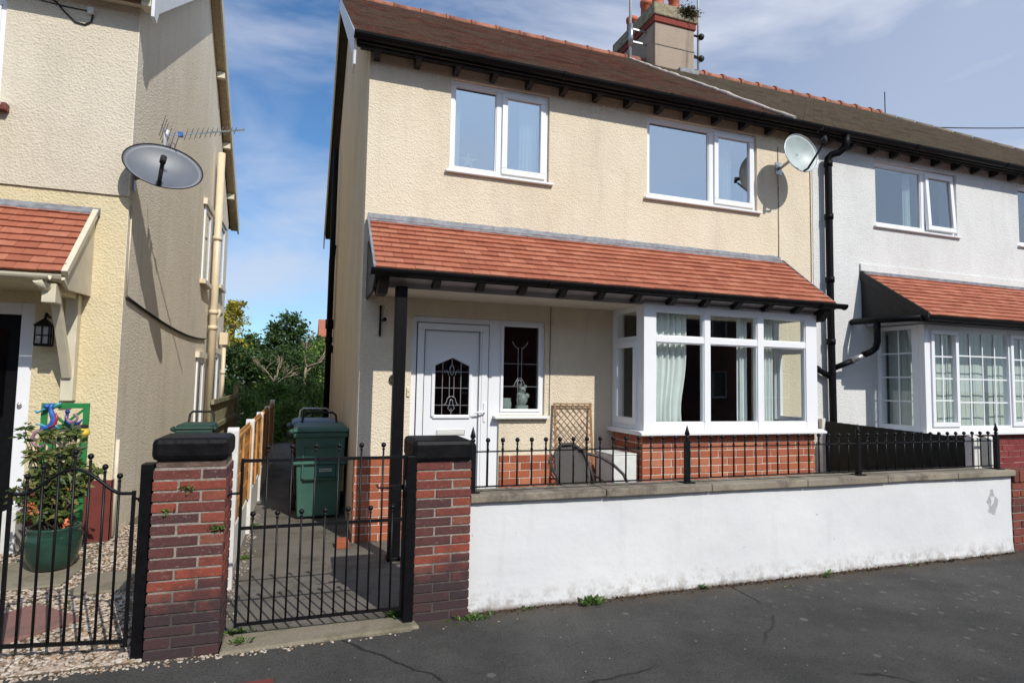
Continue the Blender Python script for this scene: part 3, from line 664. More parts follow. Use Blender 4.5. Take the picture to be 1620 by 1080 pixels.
mb = MB(); gutter(mb, -.01, 5.22, -.852, 2.482); mb.prism([(-.855+math.cos(a)*.054, 2.475+math.sin(a)*.054) for a in [math.pi*(1+i/8) for i in range(9)]], 'X', -.016, -.008)
mb.prism([(-.855+math.cos(a)*.054, 2.475+math.sin(a)*.054) for a in [math.pi*(1+i/8) for i in range(9)]], 'X', 5.216, 5.224)
for x in (1.6, 3.22, 4.85): mb.prism([(-.855+math.cos(a)*.058, 2.476+math.sin(a)*.058) for a in [math.pi*(1+i/8) for i in range(9)]], 'X', x, x+.05)
mb.build('porch_gutter', 'black', pr)
MB().box(.06, 5.11, -.62, -.605, 2.365, 2.47).build('fascia_board', 'fascia', pr)
MB().box(.03, 5.15, -.805, -.79, 2.43, 2.503).build('light_stop_board', 'blackwood', pr)  # added board, blocks sun leaking between tiles and gutter
MB().box(.05, 2.75, -.60, -.002, 2.368, 2.384).build('soffit', 'soffit', pr)
for x in (.585, .995, 1.405, 1.815, 2.225, 2.635, 3.045, 3.455, 3.865, 4.275, 4.685, 5.07):
    mb = MB(); mb.prism([(-.622, 2.46), (-.622, 2.375), (-.70, 2.37), (-.78, 2.43), (-.79, 2.475)], 'X', x-.032, x+.032); mb.build('rafter_foot', 'blackwood', pr, .004)
mb = MB(); mb.prism([(-.0, 2.90), (0, 2.33), (-.07, 2.33), (-.55, 2.33), (-.74, 2.42), (-.79, 2.47)], 'X', .036, .06); mb.prism([(-.45, 2.46), (-.45, 2.30), (-.66, 2.30), (-.76, 2.38), (-.79, 2.47)], 'X', .07, .16)
mb.build('end_board', 'blackwood', pr, .004)
mb = MB(); mb.prism([(0, 2.85), (0, 2.36), (-.62, 2.36), (-.79, 2.47)], 'X', 5.08, 5.115); mb.prism([(-.55, 2.46), (-.55, 2.30), (-.68, 2.30), (-.78, 2.40), (-.79, 2.46)], 'X', 5.02, 5.11); mb.build('end_board', 'blackwood', pr, .004)
mb = MB(); mb.box(.232, .332, -.70, -.60, 0, 2.37); mb.box(.222, .342, -.712, -.59, 0, .035); pp = mb.build('porch_post', 'black', H1, .006)

# ---- main roof of the cream house
def roofslope(parent, x0, x1, yE, zE, yR, zR, mat, name='roof', hip=None):
    d = Vector((0, yE-yR, zE-zR)); Ls_ = d.length; d.normalize()
    mb = MB(); tiles(mb, (x0, yR, zR), (1, 0, 0), d, x1-x0, Ls_, .1, .17, clip=hip); return mb.build(name, mat, parent, fix=False)
mb = MB(); th = .10
mb.prism([(-.17, EZ-.03), (RY, RZ-.03), (HD+.3, EZ-.09), (HD+.3, EZ-.09-th), (RY, RZ-.03-th*1.2), (-.17, EZ-.03-th)], 'X', -.14, 5.12); rf = mb.build('roof', 'darkwood', H1)
roofslope(rf, -.17, 5.12, -.21, EZ-.01, RY, RZ, 'tile_brown', 'roof_tiles')
MB().prism([(RY, RZ), (RY, RZ-.03), (HD+.35, EZ-.1), (HD+.35, EZ-.07)], 'X', -.17, 5.12).build('rear_slope', 'tile_brown', rf)
mb = MB(); x = -.18; k_ = 0
while x < 5.1:
    x2 = min(x+.45, 5.12)
    mb.path([(x, RY, RZ-.03), (x2-.004, RY, RZ-.03)], .085, 12); mb.path([(x2-.03, RY, RZ-.028), (x2+.012, RY, RZ-.028)], .098, 12); x += .45
mb.build('ridge_tiles', 'ridge', rf)
mb = MB(); mb.prism([(-.22, EZ-.005), (RY, RZ-.02), (RY, RZ-.24), (.02, EZ-.12), (-.05, EZ-.34), (-.16, EZ-.30)], 'X', -.175, -.15)
mb.build('bargeboard', 'white_paint', rf, .004)
mb = MB(); mb.prism([(RY, RZ-.02), (HD+.34, EZ-.09), (HD+.3, EZ-.42), (HD+.12, EZ-.18), (RY, RZ-.24)], 'X', -.175, -.15); mb.build('bargeboard', 'cream_paint', rf, .004)
mb = MB(); gutter(mb, -.18, 5.55, -.255, EZ-.035, .055)
for x in (.65, 1.98, 3.3, 4.6): mb.prism([(-.255+math.cos(a)*.062, EZ-.034+math.sin(a)*.062) for a in [math.pi*(1+i/8) for i in range(9)]], 'X', x, x+.05)
mb.build('gutter', 'black', rf)
MB().box(-.14, 5.13, -.215, -.195, EZ-.10, EZ-.012).build('light_stop_board', 'blackwood', rf)  # added to close the eaves gap against a stripe of sun
MB().box(-.1, 5.66, -.19, -.002, EZ-.06, EZ-.045).build('eaves_soffit', 'darkwood', rf)
for i in range(14):
    x = .06+i*.405; mb = MB(); mb.prism([(-.003, EZ-.06), (-.003, EZ-.155), (-.12, EZ-.155), (-.175, EZ-.11), (-.19, EZ-.06)], 'X', x-.03, x+.03); mb.build('rafter_foot', 'blackwood', rf, .004)
mb = MB(); d0 = Vector((5.15, RY, RZ+.02)); d1 = Vector((5.15, -.23, EZ+.02)); pts = [d0.lerp(d1, i/40)+Vector((U(-.012, .012)+.03*math.sin(i*.35), 0, U(-.004, .008))) for i in range(41)]
mb.path(pts, [.026+U(-.008, .008) for _ in pts], 6); mb.build('mortar_fillet', 'mortar_pale', rf)
# side downpipes and side windows on the gable wall
mb = MB(); mb.path([(-.08, 5.45, .0), (-.08, 5.45, 3.7), (-.06, 5.45, 4.0)], .055, 10); mb.path([(-.08, 5.45, 2.45), (-.08, 5.45, 2.62)], .075, 10); mb.path([(-.08, 5.45, 2.2), (-.08, 5.45, 2.3)], .07, 10); mb.path([(-.08, 5.45, 2.15), (.02, 5.55, 2.05)], .05, 8)
mb.path([(-.09, 5.15, 2.6), (-.09, 5.15, 5.7)], .05, 10); mb.path([(-.09, 5.15, 2.7), (-.08, 5.4, 2.45)], .05, 10)
mb.build('soil_pipe', 'black', H1)
for z0_, z1_ in ((3.3, 4.3), (.9, 1.9)):
    mb = MB(); mb.box(-.02, .03, 6.3, 7.0, z0_, z1_); o = mb.build('window', 'pvc', H1); MB().box(-.024, -.020, 6.36, 6.94, z0_+.06, z1_-.06).build('pane', 'glass_dark', o); MB().box(-.07, .0, 6.25, 7.05, z0_-.05, z0_).build('sill', 'cill', o)
# surface cables on the front wall
mb = MB()
for x, z0, z1 in ((5.103, 3.17, 4.6), (5.625, 0.9, 4.72), (1.995, 1.2, 2.38)): mb.path([(x+U(-.004, .004), -.006, z0+(z1-z0)*i/8) for i in range(9)], .005, 5)
mb.build('surface_cable', 'mortar', H1)

# ============================================================ WHITE HOUSE (the other half)
H2 = thing('white_house', 'white roughcast house joined to the cream one, small paned bay window', 'house', (5.67, 0, 0))
XE = 15.6
holes = [(6.77, 8.352, 3.766, 4.663), (9.70, 11.2, 3.766, 4.70), (6.9, 9.9, 1.0, 2.3)]
mb = MB(); wall_holes(mb, 5.665, XE, 0, 4.95, -.004, .25, holes); mb.build('front_wall', 'whitecast', H2, fix=False)
mb = MB(); mb.box(XE-.2, XE, .25, HD, 0, 4.95); mb.box(5.75, XE, HD, HD+.2, 0, 4.95); mb.build('outer_walls', 'whitecast', H2)
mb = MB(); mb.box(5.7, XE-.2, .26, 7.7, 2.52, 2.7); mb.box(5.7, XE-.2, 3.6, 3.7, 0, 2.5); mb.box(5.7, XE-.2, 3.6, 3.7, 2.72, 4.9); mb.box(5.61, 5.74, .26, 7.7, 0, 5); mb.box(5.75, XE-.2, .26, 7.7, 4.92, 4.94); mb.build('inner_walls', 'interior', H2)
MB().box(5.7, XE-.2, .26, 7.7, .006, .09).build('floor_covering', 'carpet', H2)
window(H2, 6.77, 8.352, 3.766, 4.663, 7.69, .075, True, tilt=.05, gl='glass_mid')
window(H2, 9.70, 11.2, 3.766, 4.70, 10.6, .075, True, gl='glass_mid')
RX = 11.7
def hipclip(a, s1):
    x = 5.12+a; t = s1/((RZ-EZ)**2+(RY+.2)**2)**.5; return x < RX+(15.85-RX)*t
mb = MB(); mb.prism([(-.17, EZ-.03), (RY, RZ-.03), (HD+.3, EZ-.09), (HD+.3, EZ-.2), (RY, RZ-.15), (-.17, EZ-.13)], 'X', 5.13, RX)
mb.add([(RX, RY, RZ-.03), (RX, -.17, EZ-.03), (15.8, -.17, EZ-.03), (15.8, HD+.3, EZ-.09), (RX, HD+.3, EZ-.09)], [(0, 1, 2), (0, 2, 3), (0, 3, 4), (1, 4, 3, 2)])
rf2 = mb.build('roof', 'darkwood', H2)
roofslope(rf2, 5.14, 15.9, -.21, EZ, RY, RZ+.01, 'tile_grey', 'roof_tiles', hipclip)
mb = MB(); mb.add([(RX, RY, RZ+.005), (15.9, -.2, EZ), (15.9, HD+.35, EZ-.05)], [(0, 1, 2)]); mb.add([(5.14, RY, RZ), (RX, RY, RZ), (15.9, HD+.35, EZ-.05), (5.14, HD+.35, EZ-.05)], [(0, 1, 2, 3)]); mb.build('rear_slope', 'tile_grey', rf2)
mb = MB(); x = 5.14
while x < RX-.1:
    x2 = min(x+.45, RX); 
    if 5.3 < x < 6.35 and mb.v: mb.build('ridge_tiles', 'ridge', rf2); mb = MB()
    if not (5.3 < x < 6.35): mb.path([(x, RY, RZ-.02), (x2-.004, RY, RZ-.02)], .09, 12); mb.path([(x2-.05, RY, RZ-.015), (x2+.02, RY, RZ-.015)], .112, 12)
    x += .45
mb.build('ridge_tiles', 'ridge', rf2)
mb = MB()
for i in range(17):
    t0, t1 = i/17, (i+.96)/17; a = Vector((RX, RY, RZ)); b = Vector((15.85, -.2, EZ+.01)); mb.path([a.lerp(b, t0)-Vector((0, 0, .03)), a.lerp(b, t1)-Vector((0, 0, .02))], .085, 8)
mb.build('hip_tiles', 'tile_grey', rf2)
mb = MB(); gutter(mb, 5.56, 15.9, -.255, EZ-.04, .055)
for x in (7.2, 9.0, 10.8): mb.prism([(-.255+math.cos(a)*.062, EZ-.04+math.sin(a)*.062) for a in [math.pi*(1+i/8) for i in range(9)]], 'X', x, x+.05)
mb.build('gutter', 'black', rf2)
MB().box(5.14, 15.8, -.215, -.195, EZ-.10, EZ-.012).build('light_stop_board', 'blackwood', rf2)  # same added light stop along these eaves
MB().box(5.67, 15.6, -.19, -.006, EZ-.06, EZ-.045).build('eaves_soffit', 'darkwood', rf2)
for i in range(24):
    x = 5.85+i*.405; mb = MB(); mb.prism([(-.006, EZ-.06), (-.006, EZ-.155), (-.12, EZ-.155), (-.175, EZ-.11), (-.19, EZ-.06)], 'X', x-.03, x+.03); mb.build('rafter_foot', 'blackwood', rf2, .004)
# rain-water pipe between the two houses with its swan neck and branches
mb = MB(); mb.path([(5.99, -.25, 4.80), (5.99, -.24, 4.69), (5.985, -.22, 4.64), (5.94, -.17, 4.59), (5.87, -.12, 4.57), (5.845, -.09, 4.53), (5.845, -.09, 4.45), (5.845, -.09, 2.4), (5.86, -.09, 1.2), (5.86, -.09, .35)], .045, 12)
for z in (4.42, 3.72, 2.9, 2.1): mb.path([(5.845, -.09, z), (5.845, -.09, z+.07)], .055, 12)
mb.path([(5.5, -.06, 1.83), (5.62, -.06, 1.79), (5.85, -.08, 1.68)], .035, 10); mb.path([(5.62, -.06, 1.79), (5.66, -.06, 1.775)], .042, 10)
mb.path([(5.88, -.10, 1.80), (6.07, -.22, 1.90)], .036, 10); mb.path([(6.15, -.28, 1.965), (6.24, -.33, 2.01), (6.285, -.36, 2.06), (6.30, -.37, 2.14), (6.30, -.37, 2.39)], .04, 12)
mb.build('rainwater_pipe', 'black', H2)
mb = MB(); mb.path([(6.05, -.21, 1.895), (6.16, -.285, 1.965)], .038, 10); mb.build('pipe_sleeve', 'steel', H2)
# bay of the white house
NX0, NX1, NY = 6.73, 9.95, -.66
mb = MB(); mb.box(NX0+.03, NX1-.03, NY+.03, -.005, 0, 1.0); nb = mb.build('bay_base', 'mortar_pale', H2)
mb = MB(); brick_run(mb, (NX0+.02, NY+.03, 0), (1, 0, 0), (0, -1, 0), NX1-NX0-.04, 13, .077, .23, .006, .01); brick_run(mb, (NX0+.03, -.01, 0), (0, -1, 0), (-1, 0, 0), .62, 13, .077, .23, .006, .01, 1); mb.build('bricks', 'brick_maroon', nb, .002)
mb = MB(); lights = [(6.84, 7.30, 1), (7.34, 8.27, 0), (8.31, 8.80, 1), (8.84, 9.84, 0)]
mb.box(NX0, 6.84, NY, NY+.08, 1.02, 2.36); mb.box(7.30, 7.34, NY, NY+.08, 1.02, 2.36); mb.box(8.27, 8.31, NY, NY+.08, 1.02, 2.36); mb.box(8.80, 8.84, NY, NY+.08, 1.02, 2.36); mb.box(9.84, NX1, NY, NY+.08, 1.02, 2.36)
for a, b, s_ in lights: mb.box(a, b, NY+.002, NY+.078, 1.02, 1.10); mb.box(a, b, NY+.002, NY+.078, 2.28, 2.36)
mb.box(NX0, NX0+.08, NY+.08, NY+.17, 1.02, 2.36); mb.box(NX0, NX0+.08, -.06, -.005, 1.02, 2.36); mb.box(NX0+.002, NX0+.078, NY+.17, -.06, 1.02, 1.09); mb.box(NX0+.002, NX0+.078, NY+.17, -.06, 2.31, 2.36)
nbay = mb.build('bay_window', 'pvc', H2, .005)
for a, b, s_ in lights:
    if s_:
        mb = MB(); ring(mb, a-.012, b+.012, 1.09, 2.295, NY-.02, NY+.03, .055); mb.build('sash', 'pvc', nbay, .005); a += .04; b -= .04
    MB().box(a, b, NY+.032, NY+.036, 1.10, 2.28).build('pane', 'glass', nbay)
    nv_ = 2 if s_ else 4; mb = MB(); z0, z1 = (1.14, 2.24) if s_ else (1.10, 2.28)
    for i in range(1, nv_): x = a+(b-a)*i/nv_; mb.box(x-.008, x+.008, NY+.022, NY+.031, z0, z1)
    for i in range(1, 4): z = z0+(z1-z0)*i/4; mb.box(a, b, NY+.0235, NY+.0295, z-.008, z+.008)
    mb.build('glazing_bars', 'pvc', nbay)
MB().box(NX0+.03, NX0+.034, NY+.17, -.06, 1.09, 2.31).build('pane', 'glass', nbay)
mb = MB(); mb.box(NX0+.02, NX0+.028, NY+.355, NY+.37, 1.09, 2.31)
for i in range(1, 4): z = 1.09+1.22*i/4; mb.box(NX0+.0215, NX0+.0265, NY+.17, -.06, z-.008, z+.008)
mb.build('glazing_bars', 'pvc', nbay)
mb = MB(); mb.box(NX0-.05, NX1+.05, NY-.06, -.005, .99, 1.02); mb.build('sill', 'cill', nbay, .005)
# its lean-to roof with a black boarded cheek
NRX = 6.47; ntop = Vector((NRX+.05, -.01, 3.08)); ndn = Vector((0, -.85, -.64)); nL = ndn.length; ndn.normalize()
mb = MB(); mb.prism([(-.005, 3.05), (-.005, 2.37), (-.72, 2.37), (-.83, 2.41), (-.84, 2.44)], 'X', NRX+.06, 10.4); nr = mb.build('porch_roof', 'fascia', H2)
mb = MB(); tiles(mb, ntop, (1, 0, 0), ndn, 3.9, nL, .1, .17); mb.build('roof_tiles', 'tile_red', nr, fix=False)
mb = MB(); mb.prism([(-.006, 3.10), (-.006, 2.44), (-.88, 2.40), (-.90, 2.46)], 'X', NRX, NRX+.05); mb.prism([(-.006, 3.115), (-.006, 2.99), (-.80, 2.40), (-.92, 2.38), (-.92, 2.47)], 'X', NRX-.02, NRX-.001)
mb.build('boarded_cheek', 'blackwood', nr, .004)
mb = MB(); gutter(mb, NRX-.02, 10.4, -.90, 2.42); mb.box(NRX, 10.3, -.85, -.74, 2.365, 2.40)
mb.path([(6.28, -.02, 2.415), (6.30, -.37, 2.41), (6.42, -.86, 2.40)], .04, 8); mb.build('porch_gutter', 'black', nr)
mb = MB(); mb.box(NRX+.03, 10.4, -.04, -.006, 3.06, 3.105); mb.build('lead_flashing', 'lead', nr)
mb = MB(); mb.box(NRX-.02, 10.4, -.03, -.006, 3.108, 3.21); mb.build('mortar_band', 'whitecast', nr, .006)

# chimney stack astride the party wall
CH = thing('chimney_stack', 'rendered chimney stack with red pots rising behind the joined ridge', 'chimney', (5.95, 3.5, 7.3))
mb = MB(); mb.box(5.53, 6.40, 3.5, 5.0, 7.0, 8.40); st = mb.build('stack', roughcast('chimney_render', (.34, .265, .205), (.41, .33, .26), 26, .8, .5), CH, .01)
MB().box(5.50, 6.43, 3.47, 5.03, 8.40, 8.52).build('brick_band', brickmat('soot_red_bricks', [(0, (.22, .04, .03)), (1, (.30, .06, .045))]), CH, .01)
MB().box(5.47, 6.46, 3.44, 5.06, 8.52, 8.76).build('coping_stone', 'stone', CH, .02)
MB().box(5.52, 6.41, 3.49, 3.5, 7.96, 7.975).build('cement_joint', 'mortar', CH)
for x, y, h in ((5.75, 3.75, .62), (6.15, 3.8, .5), (5.8, 4.25, .55), (5.75, 4.72, .45), (6.2, 4.5, .5)):
    mb = MB(); mb.lathe([(.13, 8.74), (.12, 8.80), (.105, 8.76+h*.8), (.125, 8.76+h*.82), (.13, 8.76+h), (.10, 8.76+h), (.09, 8.76+h*.6)], (x, y, 0), 14); mb.build('chimney_pot', 'terracotta', CH)
mb = MB(); mb.prism([(3.42, 7.52), (3.42, 7.42), (5.1, 7.1), (5.1, 7.7)], 'X', 6.40, 6.42); mb.box(6.02, 6.44, 3.40, 3.50, 7.30, 7.56); mb.build('flashing', 'lead', CH)
mb = MB()
for _ in range(420):
    p = Vector((6.22+random.gauss(0, .10), 3.425-abs(random.gauss(0, .03)), 8.70+random.gauss(0, .045))); leaf(mb, p, U(.04, .09), asp=.35)
tag(mb.build('chimney_weed', leafmat('dry_weed', (.03, .035, .012), (.10, .09, .03)), fix=False), 'dark weed growing from the coping of the chimney stack', 'weed')
ob = thing('aerial_pole', 'white aerial pole on the left side of the chimney stack', 'aerial pole', (5.36, 3.5, 7.5), 'aerial poles on the chimney')
mb = MB(); mb.path([(5.17, 3.8, 7.72), (5.17, 3.8, 11.6)], .028, 8); mb.build('pole', 'galv', ob)
mb = MB(); mb.bar((5.17, 3.8, 8.10), (5.54, 3.8, 8.10), .03, .03); mb.bar((5.17, 3.8, 8.35), (5.54, 3.8, 8.35), .03, .03); mb.path([(5.17, 3.77, 8.0), (5.17, 3.77, 8.42)], .045, 8); mb.build('bracket', 'steel', ob)
ob = thing('aerial_pole', 'dark aerial pole with two clamps and a looped cable right of the chimney stack', 'aerial pole', (6.72, 3.8, 7.5), 'aerial poles on the chimney')
mb = MB(); mb.path([(6.72, 3.8, 7.66), (6.72, 3.8, 11.6)], .024, 8); mb.build('pole', 'galv', ob)
for z in (8.05, 8.50): mb = MB(); mb.ball((6.76, 3.76, z), .065, 8); mb.bar((6.40, 3.8, z+.02), (6.72, 3.8, z+.02), .03, .03); mb.build('clamp', 'blackwood', ob)
mb = MB(); mb.path([(6.68, 3.75, 8.5), (6.48, 3.72, 8.46), (6.42, 3.7, 8.3), (6.44, 3.7, 8.15), (6.52, 3.72, 8.06), (6.7, 3.75, 8.05)], .018, 6); mb.build('cable', 'rubber', ob)
mb = MB(); mb.path([(12.0, 3.98, 7.75), (12.0, 3.98, 8.42)], .012, 6); tag(mb.build('vent_rod', 'blackwood'), 'thin dark rod standing on the far end of the ridge', 'rod')
mb = MB(); mb.path([(15.7+i*.8, 6, 8.96+.128*i+.002*(i-4)**2) for i in range(14)], .017, 5); tag(mb.build('overhead_wire', 'rubber'), 'single dark overhead wire crossing the sky at far right', 'wire')

# ============================================================ LEFT HOUSE
H3 = thing('stone_coloured_house', 'beige roughcast house at left with yellow ground floor and tiled porch', 'house', (-2.17, .67, 0))
LX, LY, LB = -2.17, .67, 8.4; LEZ, LRZ, LRY = 5.12, 8.0, 4.4
mb = MB(); wall_holes(mb, -8, LX-.005, 3.27, 5.3, LY-.02, LY+.25, [(-4.8, -3.24, 4.0, 5.0)]); mb.build('upper_front_wall', 'grey_cream', H3, fix=False)
mb = MB(); wall_holes(mb, -8, LX-.005, 0, 3.265, LY, LY+.25, [(-3.95, -2.86, 0, 2.19)]); mb.build('lower_front_wall', 'yellow', H3, fix=False)
mb = MB(); mb.prism([(LY+.002, 0), (LB, 0), (LB, 4.9), (LRY, LRZ-.1), (LY+.002, LEZ+.1)], 'X', LX-.25, LX); mb.box(LX-.004, LX+.004, LY-.024, LY+.10, 3.27, 5.2); mb.build('gable_wall', 'lifted_side', H3)
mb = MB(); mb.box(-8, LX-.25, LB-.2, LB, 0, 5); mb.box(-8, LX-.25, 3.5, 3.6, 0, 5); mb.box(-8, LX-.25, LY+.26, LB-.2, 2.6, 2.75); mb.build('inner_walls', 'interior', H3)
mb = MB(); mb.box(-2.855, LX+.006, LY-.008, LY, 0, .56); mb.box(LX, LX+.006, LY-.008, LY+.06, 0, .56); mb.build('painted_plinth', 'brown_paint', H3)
window(H3, -4.8, -3.24, 4.0, 5.0, -4.2, .07, True, y=LY-.01)
MB().box(-4.9, -3.16, LY-.10, LY-.02, 3.93, 3.998).build('window_ledge', 'brown_paint', H3, .005)
mb = MB(); mb.prism([(.47, LEZ+.10), (LRY, LRZ-.02), (8.85, 5.0), (8.85, 4.88), (LRY, LRZ-.16), (.50, LEZ+.0)], 'X', -8, -2.03); rf3 = mb.build('roof', 'tile_brown', H3)
mb = MB(); mb.prism([(.43, LEZ+.10), (LRY, LRZ), (LRY, LRZ-.22), (.62, LEZ+.0), (.55, LEZ-.14), (.44, LEZ-.13)], 'X', -2.03, -2.0); mb.build('bargeboard', 'white_paint', rf3, .004)
mb = MB(); mb.prism([(LRY, LRZ), (8.9, 5.0), (8.86, 4.78), (LRY, LRZ-.22)], 'X', -2.03, -2.0); mb.build('bargeboard', 'cream_paint', rf3, .004)
mb = MB(); mb.prism([(LRY, LRZ-.16), (8.8, 4.86), (8.8, 4.84), (LRY, LRZ-.18)], 'X', -2.165, -2.031); mb.build('verge_soffit', 'buff', rf3)
for t in (.28, .56, .8): mb = MB(); yy = LRY+(8.8-LRY)*t; zz = LRZ-.16+(4.86-LRZ+.16)*t; mb.box(-2.165, -2.03, yy-.05, yy+.05, zz-.14, zz-.03); mb.build('purlin_end', 'cream_paint', rf3, .004)
mb = MB(); gutter(mb, -8, -2.04, .40, LEZ+.09, .05); mb.build('gutter', 'cream_paint', rf3); mb = MB(); mb.box(-8, -2.04, .47, LY-.03, LEZ+.04, LEZ+.055); mb.box(-2.12, -2.04, .46, .60, LEZ-.02, LEZ+.06); mb.build('soffit', 'cream_paint', rf3)
# side windows, recessed, cream reveals
for ya, yb, za, zb in ((5.05, 5.75, .75, 1.85), (5.05, 5.75, 3.15, 4.4), (7.0, 7.7, 3.35, 4.6), (6.9, 7.6, .9, 2.0)):
    mb = MB(); mb.box(LX-.2, LX+.004, ya, yb, za, zb); o = mb.build('window', 'blackwood', H3); mb = MB(); mb.box(LX, LX+.03, ya, ya+.09, za, zb); mb.box(LX, LX+.03, yb-.09, yb, za, zb); mb.box(LX, LX+.03, ya+.09, yb-.09, zb-.08, zb); mb.build('window_frame', 'pvc', o)
    MB().box(LX+.005, LX+.01, ya+.09, yb-.09, za, zb-.08).build('pane', 'glass_dark', o); MB().box(LX, LX+.09, ya-.06, yb+.06, za-.07, za-.001).build('sill', 'magnolia', o); MB().box(LX, LX+.06, ya-.08, yb+.08, zb+.001, zb+.1).build('lintel', 'lifted_side', o)
mb = MB(); mb.path([(-2.06, 5.95, .72), (-2.06, 5.95, 5.62)], .062, 14)
for z in (2.38, 2.66, 4.0): mb.path([(-2.06, 5.95, z), (-2.06, 5.95, z+.07)], .078, 14)
mb.path([(-2.06, 6.05, 2.55), (-2.03, 6.35, 2.75), (-2.06, 6.8, 2.75)], .055, 10); mb.build('soil_pipe', 'magnolia', H3)
mb = MB(); mb.path([(-2.06, 7.7, .5), (-2.06, 7.7, 2.4)], .04, 10); mb.box(-2.14, -1.99, 7.6, 7.8, 2.2, 2.45); mb.path([(-2.06, 7.7, 1.6), (-2.06, 7.7, 1.66)], .05, 10); mb.build('downpipe', 'magnolia', H3)
mb = MB(); mb.path([(LX+.012, .73, 3.2), (LX+.012, .73, 2.30)], .008, 6); mb.path([(LX+.012, .745, .02), (LX+.012, .745, .93)], .018, 6); mb.build('conduit', 'cream_paint', H3)
mb = MB(); mb.path([(LX+.015, .73+t*5.1, 2.30-.42*math.sin(t*1.7)*.55+.22*t*t*.6) for t in [i/14 for i in range(15)]], .014, 6); mb.build('side_cable', 'rubber', H3)
mb = MB(); mb.box(-2.60, -2.55, LY-.06, LY-.02, 5.0, 5.06); mb.build('cable_box', 'plastic_white', H3)
mb = MB(); mb.path([(-2.56, LY-.03, 5.0), (-2.57, LY-.03, 4.93), (-2.62, LY-.03, 4.89), (-2.70, LY-.03, 4.90), (-2.78, LY-.03, 4.97), (-2.86, LY-.03, 5.06), (-2.95, LY-.03, 5.11), (-3.2, LY-.03, 5.16)], .008, 5); mb.path([(-2.6, LY-.03, 5.03), (-2.8, LY-.03, 5.035), (-3.2, LY-.03, 5.07)], .005, 5); mb.build('front_cable', 'rubber', H3)
# front door, mostly dark
mb = MB(); mb.box(-2.97, -2.86, LY+.02, LY+.1, 0, 2.19); mb.box(-3.95, -2.97, LY+.02, LY+.1, 2.08, 2.19); lf = mb.build('door_frame', 'pvc', H3, .006)
mb = MB(); mb.box(-3.9, -2.97, LY+.06, LY+.11, .05, 2.08); d3 = mb.build('front_door', 'black', H3); mb = MB(); mb.box(-3.8, -3.07, LY+.045, LY+.06, 1.15, 1.95); mb.build('door_light', 'glass_dark', d3)
mb = MB(); mb.ball((-2.93, LY+.0, 1.26), .02); mb.build('bell_push', 'brass', lf)
# tiled porch roof
ltop = Vector((-4.6, LY-.01, 3.09)); ldn = Vector((0, -.70, -.70)); lL = ldn.length; ldn.normalize()
mb = MB(); mb.prism([(LY, 3.05), (LY, 2.30), (.12, 2.30), (-.0, 2.34), (-.02, 2.37)], 'X', -4.6, -2.46); lp = mb.build('porch_roof', 'cream_paint', H3)
mb = MB(); tiles(mb, ltop, (1, 0, 0), ldn, 2.16, lL, .1, .165); mb.build('roof_tiles', 'tile_red', lp, fix=False)
mb = MB(); mb.prism([(LY-.003, 3.13), (LY-.003, 3.05), (LY-.07, 3.04), (LY-.07, 3.07)], 'X', -4.6, -2.40); mb.build('lead_flashing', 'lead', lp)
mb = MB(); mb.bar((-2.43, LY-.02, 3.09), (-2.43, -.03, 2.385), .045, .05); mb.build('verge_mortar', 'cream_paint', lp)
mb = MB(); gutter(mb, -4.6, -2.52, -.07, 2.36, .045); mb.path([(-2.6, -.07, 2.32), (-2.58, -.0, 2.27), (-2.56, .06, 2.27)], .04, 10); mb.build('porch_gutter', 'cream_paint', lp)
mb = MB(); mb.prism([(LY-.002, 3.07), (LY-.002, 2.28), (.1, 2.26), (-.02, 2.33)], 'X', -2.459, -2.435); mb.build('porch_cheek', 'cream_paint', lp, .004)
mb = MB(); mb.box(-2.60, -2.50, LY-.1, LY-.001, 1.30, 2.28); mb.bar((-2.55, LY-.10, 1.52), (-2.55, .12, 2.30), .07, .06); mb.box(-2.60, -2.50, .02, .16, 2.14, 2.30); mb.box(-2.6, -2.52, .1, LY, 2.24, 2.30); mb.build('porch_bracket', 'cream_paint', lp, .005)
# lantern
LN = thing('wall_lantern', 'small black square lantern hanging beside the dark front door', 'lantern', (-2.75, LY, 1.9))
mb = MB(); mb.lathe([(.002, 2.05), (.03, 2.03), (.085, 1.985), (.09, 1.98), (.09, 1.97)], (-2.74, .55, 0), 4, False, Matrix.Rotation(R(45), 3, 'Z')); mb.lathe([(.075, 1.79), (.08, 1.80), (.08, 1.815)], (-2.74, .55, 0), 4, False, Matrix.Rotation(R(45), 3, 'Z'))
for i in (-1, 0, 1):
    for s_ in (-1, 1): mb.box(-2.74+i*.053-.005, -2.74+i*.053+.005, .55+s_*.053-.005, .55+s_*.053+.005, 1.8, 1.98); mb.box(-2.74+s_*.053-.005, -2.74+s_*.053+.005, .55+i*.053-.004, .55+i*.053+.004, 1.8, 1.98)
for s_ in (-1, 1): mb.box(-2.79, -2.69, .55+s_*.053-.004, .55+s_*.053+.004, 1.885, 1.893); mb.box(-2.74+s_*.053-.004, -2.74+s_*.053+.004, .50, .60, 1.885, 1.893)
mb.path([(-2.74, .55, 2.04), (-2.74, .57, 2.09), (-2.74, .66, 2.06)], .012, 6); mb.build('cage', 'iron', LN)
MB().box(-2.785, -2.695, .505, .595, 1.81, 1.97).build('lamp_glass', 'lamp_glass', LN)

